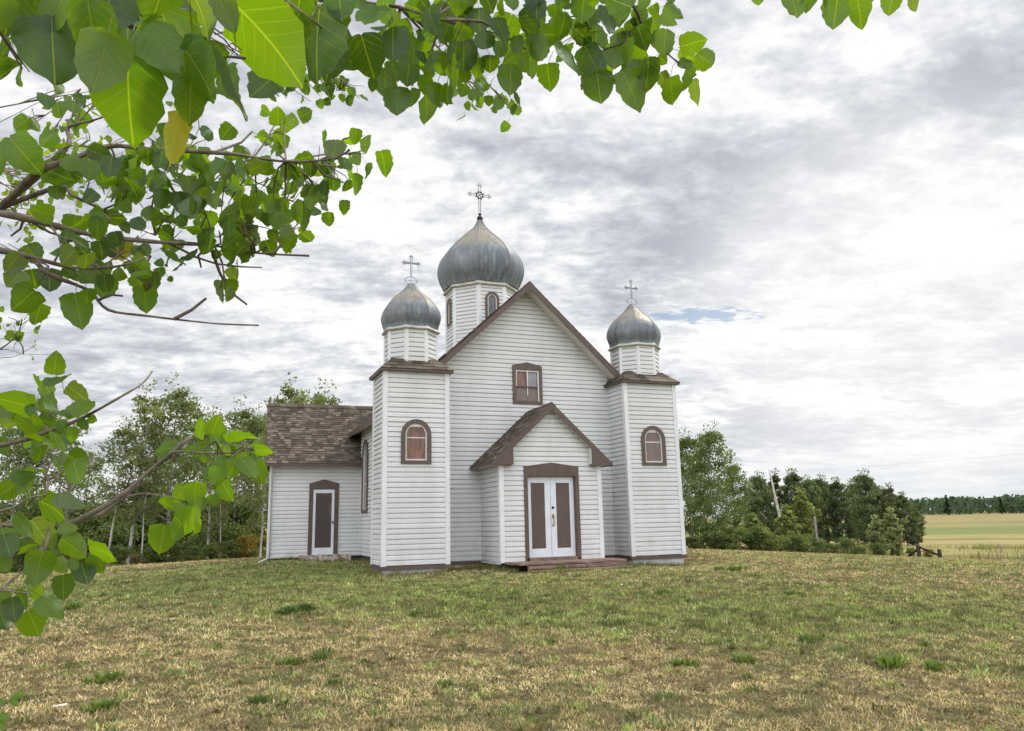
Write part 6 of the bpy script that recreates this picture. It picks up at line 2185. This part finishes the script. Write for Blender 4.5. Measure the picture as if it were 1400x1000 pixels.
# looser sprays of smaller or farther leaves: centre u, v, radius, number, leaf length (pixels), distance, branch keys, tones
SPRAY = [(270, 195, 34, 10, 27, 2.15, 'a', 'mmbd'), (300, 240, 40, 14, 27, 2.1, 'a', 'mdbg'), (350, 255, 42, 15, 26, 2.2, 'a', 'mbdg'), (330, 300, 42, 14, 27, 2.05, 'b', 'mdbg'), (280, 290, 38, 12, 28, 2.1, 'b', 'mdg'), (390, 285, 34, 11, 25, 2.2, 'a', 'mbb'),
         (360, 192, 22, 6, 23, 2.3, 'a', 'mb'), (388, 176, 24, 7, 24, 2.3, 'a', 'mb'), (422, 245, 30, 10, 24, 2.2, 'a', 'mdb'), (440, 268, 24, 7, 24, 2.2, 'a', 'md'), (462, 228, 22, 7, 23, 2.25, 'a', 'mdb'), (485, 210, 16, 5, 20, 2.3, 'a', 'mb'), (400, 315, 20, 5, 25, 2.2, 'b', 'bm'), (300, 318, 28, 8, 27, 2.0, 'b', 'md'),
         (345, 330, 26, 7, 26, 2.0, 'b', 'mdg'), (242, 225, 30, 9, 27, 2.05, 'a', 'mdb'), (205, 190, 30, 9, 26, 2.1, 'h', 'md'), (215, 245, 32, 9, 27, 2.05, 'f', 'md'), (180, 262, 30, 8, 26, 2.1, 'f', 'mbd'), (155, 222, 32, 9, 27, 2.1, 'a', 'mdb'), (122, 200, 26, 8, 25, 2.15, 'h', 'mdb'), (102, 158, 20, 6, 22, 2.3, 'h', 'mg'),
         (132, 140, 20, 5, 22, 2.3, 'h', 'md'), (80, 132, 18, 5, 24, 2.6, 'j', 'md'), (48, 168, 14, 3, 26, 2.7, 'j', 'm'), (72, 180, 14, 10, 9, 3.0, 'j', 'bm'), (170, 345, 30, 6, 26, 1.95, 'e', 'md'), (190, 372, 22, 4, 24, 1.9, 'e', 'mb'), (308, 388, 12, 2, 24, 2.0, 'b', 'mg'),
         (60, 262, 34, 34, 10, 3.4, 'l', 'lb'), (28, 285, 32, 34, 9, 3.6, 'l', 'lb'), (40, 305, 20, 14, 9, 3.6, 'l', 'lb'), (150, 240, 36, 24, 9, 3.8, 'l', 'lb'), (110, 250, 36, 24, 9, 3.8, 'l', 'lb'), (20, 240, 30, 18, 10, 3.4, 'l', 'lb'),
         (22, 460, 22, 14, 10, 3.1, 'xzi', 'mb'), (30, 440, 16, 5, 11, 3.1, 'i', 'm'), (385, 112, 22, 12, 15, 2.9, 't', 'md'), (420, 112, 20, 10, 15, 2.9, 't', 'mb'), (455, 115, 22, 16, 13, 2.9, 't', 'md'), (470, 118, 14, 8, 13, 2.9, 't', 'mb'), (650, 125, 26, 14, 15, 2.6, 't', 'mb'), (690, 140, 18, 8, 14, 2.7, 't', 'mb'),
         (620, 60, 44, 14, 38, 1.75, 't', 'bbm'), (700, 50, 44, 14, 38, 1.75, 't', 'bmd'), (800, 40, 44, 14, 38, 1.75, 'u', 'bmd'), (870, 50, 26, 7, 34, 1.75, 'u', 'bm'), (560, 60, 36, 10, 38, 1.75, 't', 'bmd'), (640, -12, 60, 14, 38, 1.6, 't', 'dmb'), (780, -14, 60, 14, 38, 1.6, 'u', 'dmb'),
         (45, 560, 34, 8, 30, 1.75, 'p', 'mbg'), (90, 590, 26, 6, 28, 1.75, 'p', 'mb'), (30, 720, 30, 6, 34, 1.7, 'r', 'mg'), (110, 190, 60, 24, 10, 3.9, 'l', 'lb'), (100, 330, 30, 5, 27, 1.95, 'b', 'mbd'), (60, 360, 30, 3, 28, 1.9, 'c', 'mg'), (150, 300, 34, 6, 27, 2.0, 'f', 'mdb'), (225, 300, 34, 7, 27, 2.0, 'f', 'mdb'), (235, 335, 26, 4, 26, 2.0, 'b', 'md'), (120, 360, 26, 4, 27, 1.9, 'e', 'mg'), (320, 265, 40, 10, 26, 2.15, 'a', 'mbg'), (375, 250, 40, 10, 25, 2.15, 'a', 'mbd'), (430, 225, 34, 8, 24, 2.2, 'a', 'mbd'), (130, 232, 44, 10, 27, 2.1, 'a', 'mdb'), (330, 612, 30, 8, 30, 1.68, 'q', 'bbm'), (295, 600, 22, 5, 28, 1.68, 'q', 'bm'), (308, 650, 24, 5, 28, 1.68, 'q', 'bbm'), (262, 690, 24, 4, 30, 1.68, 'w', 'bm'), (60, 640, 40, 6, 34, 1.6, 'r', 'mbg'), (60, 760, 40, 6, 34, 1.55, 's', 'mbl'), (60, 20, 60, 6, 62, 1.15, 'n', 'dm'), (180, 10, 60, 6, 62, 1.15, 'n', 'dmb'), (280, 30, 60, 6, 60, 1.2, 'n', 'dm'), (360, 20, 50, 6, 56, 1.3, 'o', 'dm'), (430, 40, 40, 5, 50, 1.45, 'o', 'dm'), (10, 60, 40, 3, 56, 1.15, 'n', 'd'), (250, 100, 40, 3, 56, 1.2, 'n', 'md'), (180, 190, 50, 18, 10, 3.9, 'l', 'lb')]
acc = {k_: [] for k_ in BR}
for bu, bv, tu, tv, wpx, d_, tone, keys in LV:
    B = at(bu, bv, d_)
    view = unit(B - CAM)
    T = at(tu, tv, d_)
    ap = np.linalg.norm(T - B)
    tiltd = rl.normal() * .30
    dr_ = (T - B) + view * ap * tiltd
    L = np.linalg.norm(dr_)
    Wt = max(wpx * d_ / FPX, .45 * L)
    Wt = min(max(Wt, .78 * L), 1.05 * L) if wpx * d_ / FPX > .5 * L else .8 * L
    c_ = min(1., max(.12, wpx * d_ / FPX / Wt))
    th = math.acos(c_) * (1 if rl.uniform() < .5 else -1) + rl.normal() * .10
    d1 = dr_ / L
    s0 = unit(np.cross(d1, view))
    n0 = np.cross(s0, d1)
    nn_ = n0 * cos(th) + s0 * sin(th)
    P_, key = nearest(B, keys)
    away = P_ - B
    al = np.linalg.norm(away)
    foot = B + (away / al if al > 1e-6 else np.array([0, 0, 1])) * min(al, L * .9) - d1 * L * .12 if al > L * .25 else P_
    acc[key].append((B, d1, nn_, L, Wt, np.array(TONE[tone]) * rl.uniform(.8, 1.2), foot))
for cu_, cv_, rad2, num, lpx, d_, keys, tones in SPRAY:
    ctr = at(cu_, cv_, d_)
    P_, key = nearest(ctr, keys)
    Rm = rad2 * d_ / FPX
    L0 = lpx * d_ / FPX
    md_ = (P_ + ctr) / 2 + rl.normal(size=3) * Rm * .15
    if np.linalg.norm(P_ - ctr) > .01:
        brob[key].tube([P_, md_, ctr, ctr + (ctr - md_) * .35 + np.array([0, 0, -.1 * Rm])], [.0032, .0026, .002, .0012], 5)
    tws = []
    for _ in range(3):
        e_ = ctr + rl.normal(size=3) * Rm * .6
        brob[key].tube([ctr * .6 + md_ * .4, (ctr + e_) / 2 + rl.normal(size=3) * .05 * Rm, e_], [.0022, .0016, .001], 4)
        tws.append(e_)
    for _ in range(int(num * (1.12 if lpx > 16 else 1.3))):
        q = ctr + rl.normal(size=3) * Rm * .58 + unit(ctr - CAM) * rl.uniform(-.16, .30) * (1 if lpx > 16 else 0)
        L = L0 * rl.uniform(.75, 1.15)
        dr_ = unit(np.array([0, 0, -1.]) * rl.uniform(.3, 1.1) + rl.normal(size=3) * .5)
        nn_ = unit(rl.normal(size=3) * np.array([1, 1, .7]))
        e_ = tws[int(rl.integers(3))]
        foot = q + (e_ - q) / (np.linalg.norm(e_ - q) + 1e-6) * min(np.linalg.norm(e_ - q), L * .9)
        acc[key].append((q, dr_, nn_, L, L * rl.uniform(.82, 1.0), np.array(TONE[tones[int(rl.integers(len(tones)))]]) * rl.uniform(.75, 1.25), foot))
for key, mb in brob.items():
    bo = mb.build('branch', 'branch_bark', near, smooth=True)
    bo.location = tuple(-tb)
    if acc[key]:
        A_ = acc[key]
        me = leaf_mesh('foliage', *[np.array([r[i_] for r in A_]) for i_ in range(7)])
        obj('foliage', me, bo)

# seedling poking in at the lower left
sp0 = gint(-30, 1010)
sap = empty('poplar_seedling', sp0)
tag(sap, 'small poplar seedling with a few leaves at the lower left corner', 'seedling')
mb = MB()
ds = float(np.dot(sp0 - CAM, CF)) * .97
q = [sp0, at(-15, 985, ds), at(2, 965, ds), at(18, 955, ds)]
mb.tube([p_ - sp0 for p_ in q], [.006, .005, .004, .003], 6)
st = mb.build('stem', 'branch_bark', sap, smooth=True)
A_ = []
for bu, bv, tu, tv, w_ in ((18, 953, 43, 950, 7), (14, 955, 30, 968, 8), (0, 975, 16, 990, 12), (-6, 985, 14, 1002, 10), (5, 962, -14, 955, 9)):
    B, T = at(bu, bv, ds), at(tu, tv, ds)
    vw = unit(B - CAM)
    A_.append((B - sp0, unit(T - B), unit(-vw + np.array([0, 0, .6])), np.linalg.norm(T - B) * .75, np.linalg.norm(T - B) * .42, np.array(TONE['b']), B - sp0 - (T - B) * .2))
me = leaf_mesh('foliage', *[np.array([r[i_] for r in A_]) for i_ in range(7)])
obj('foliage', me, sap)
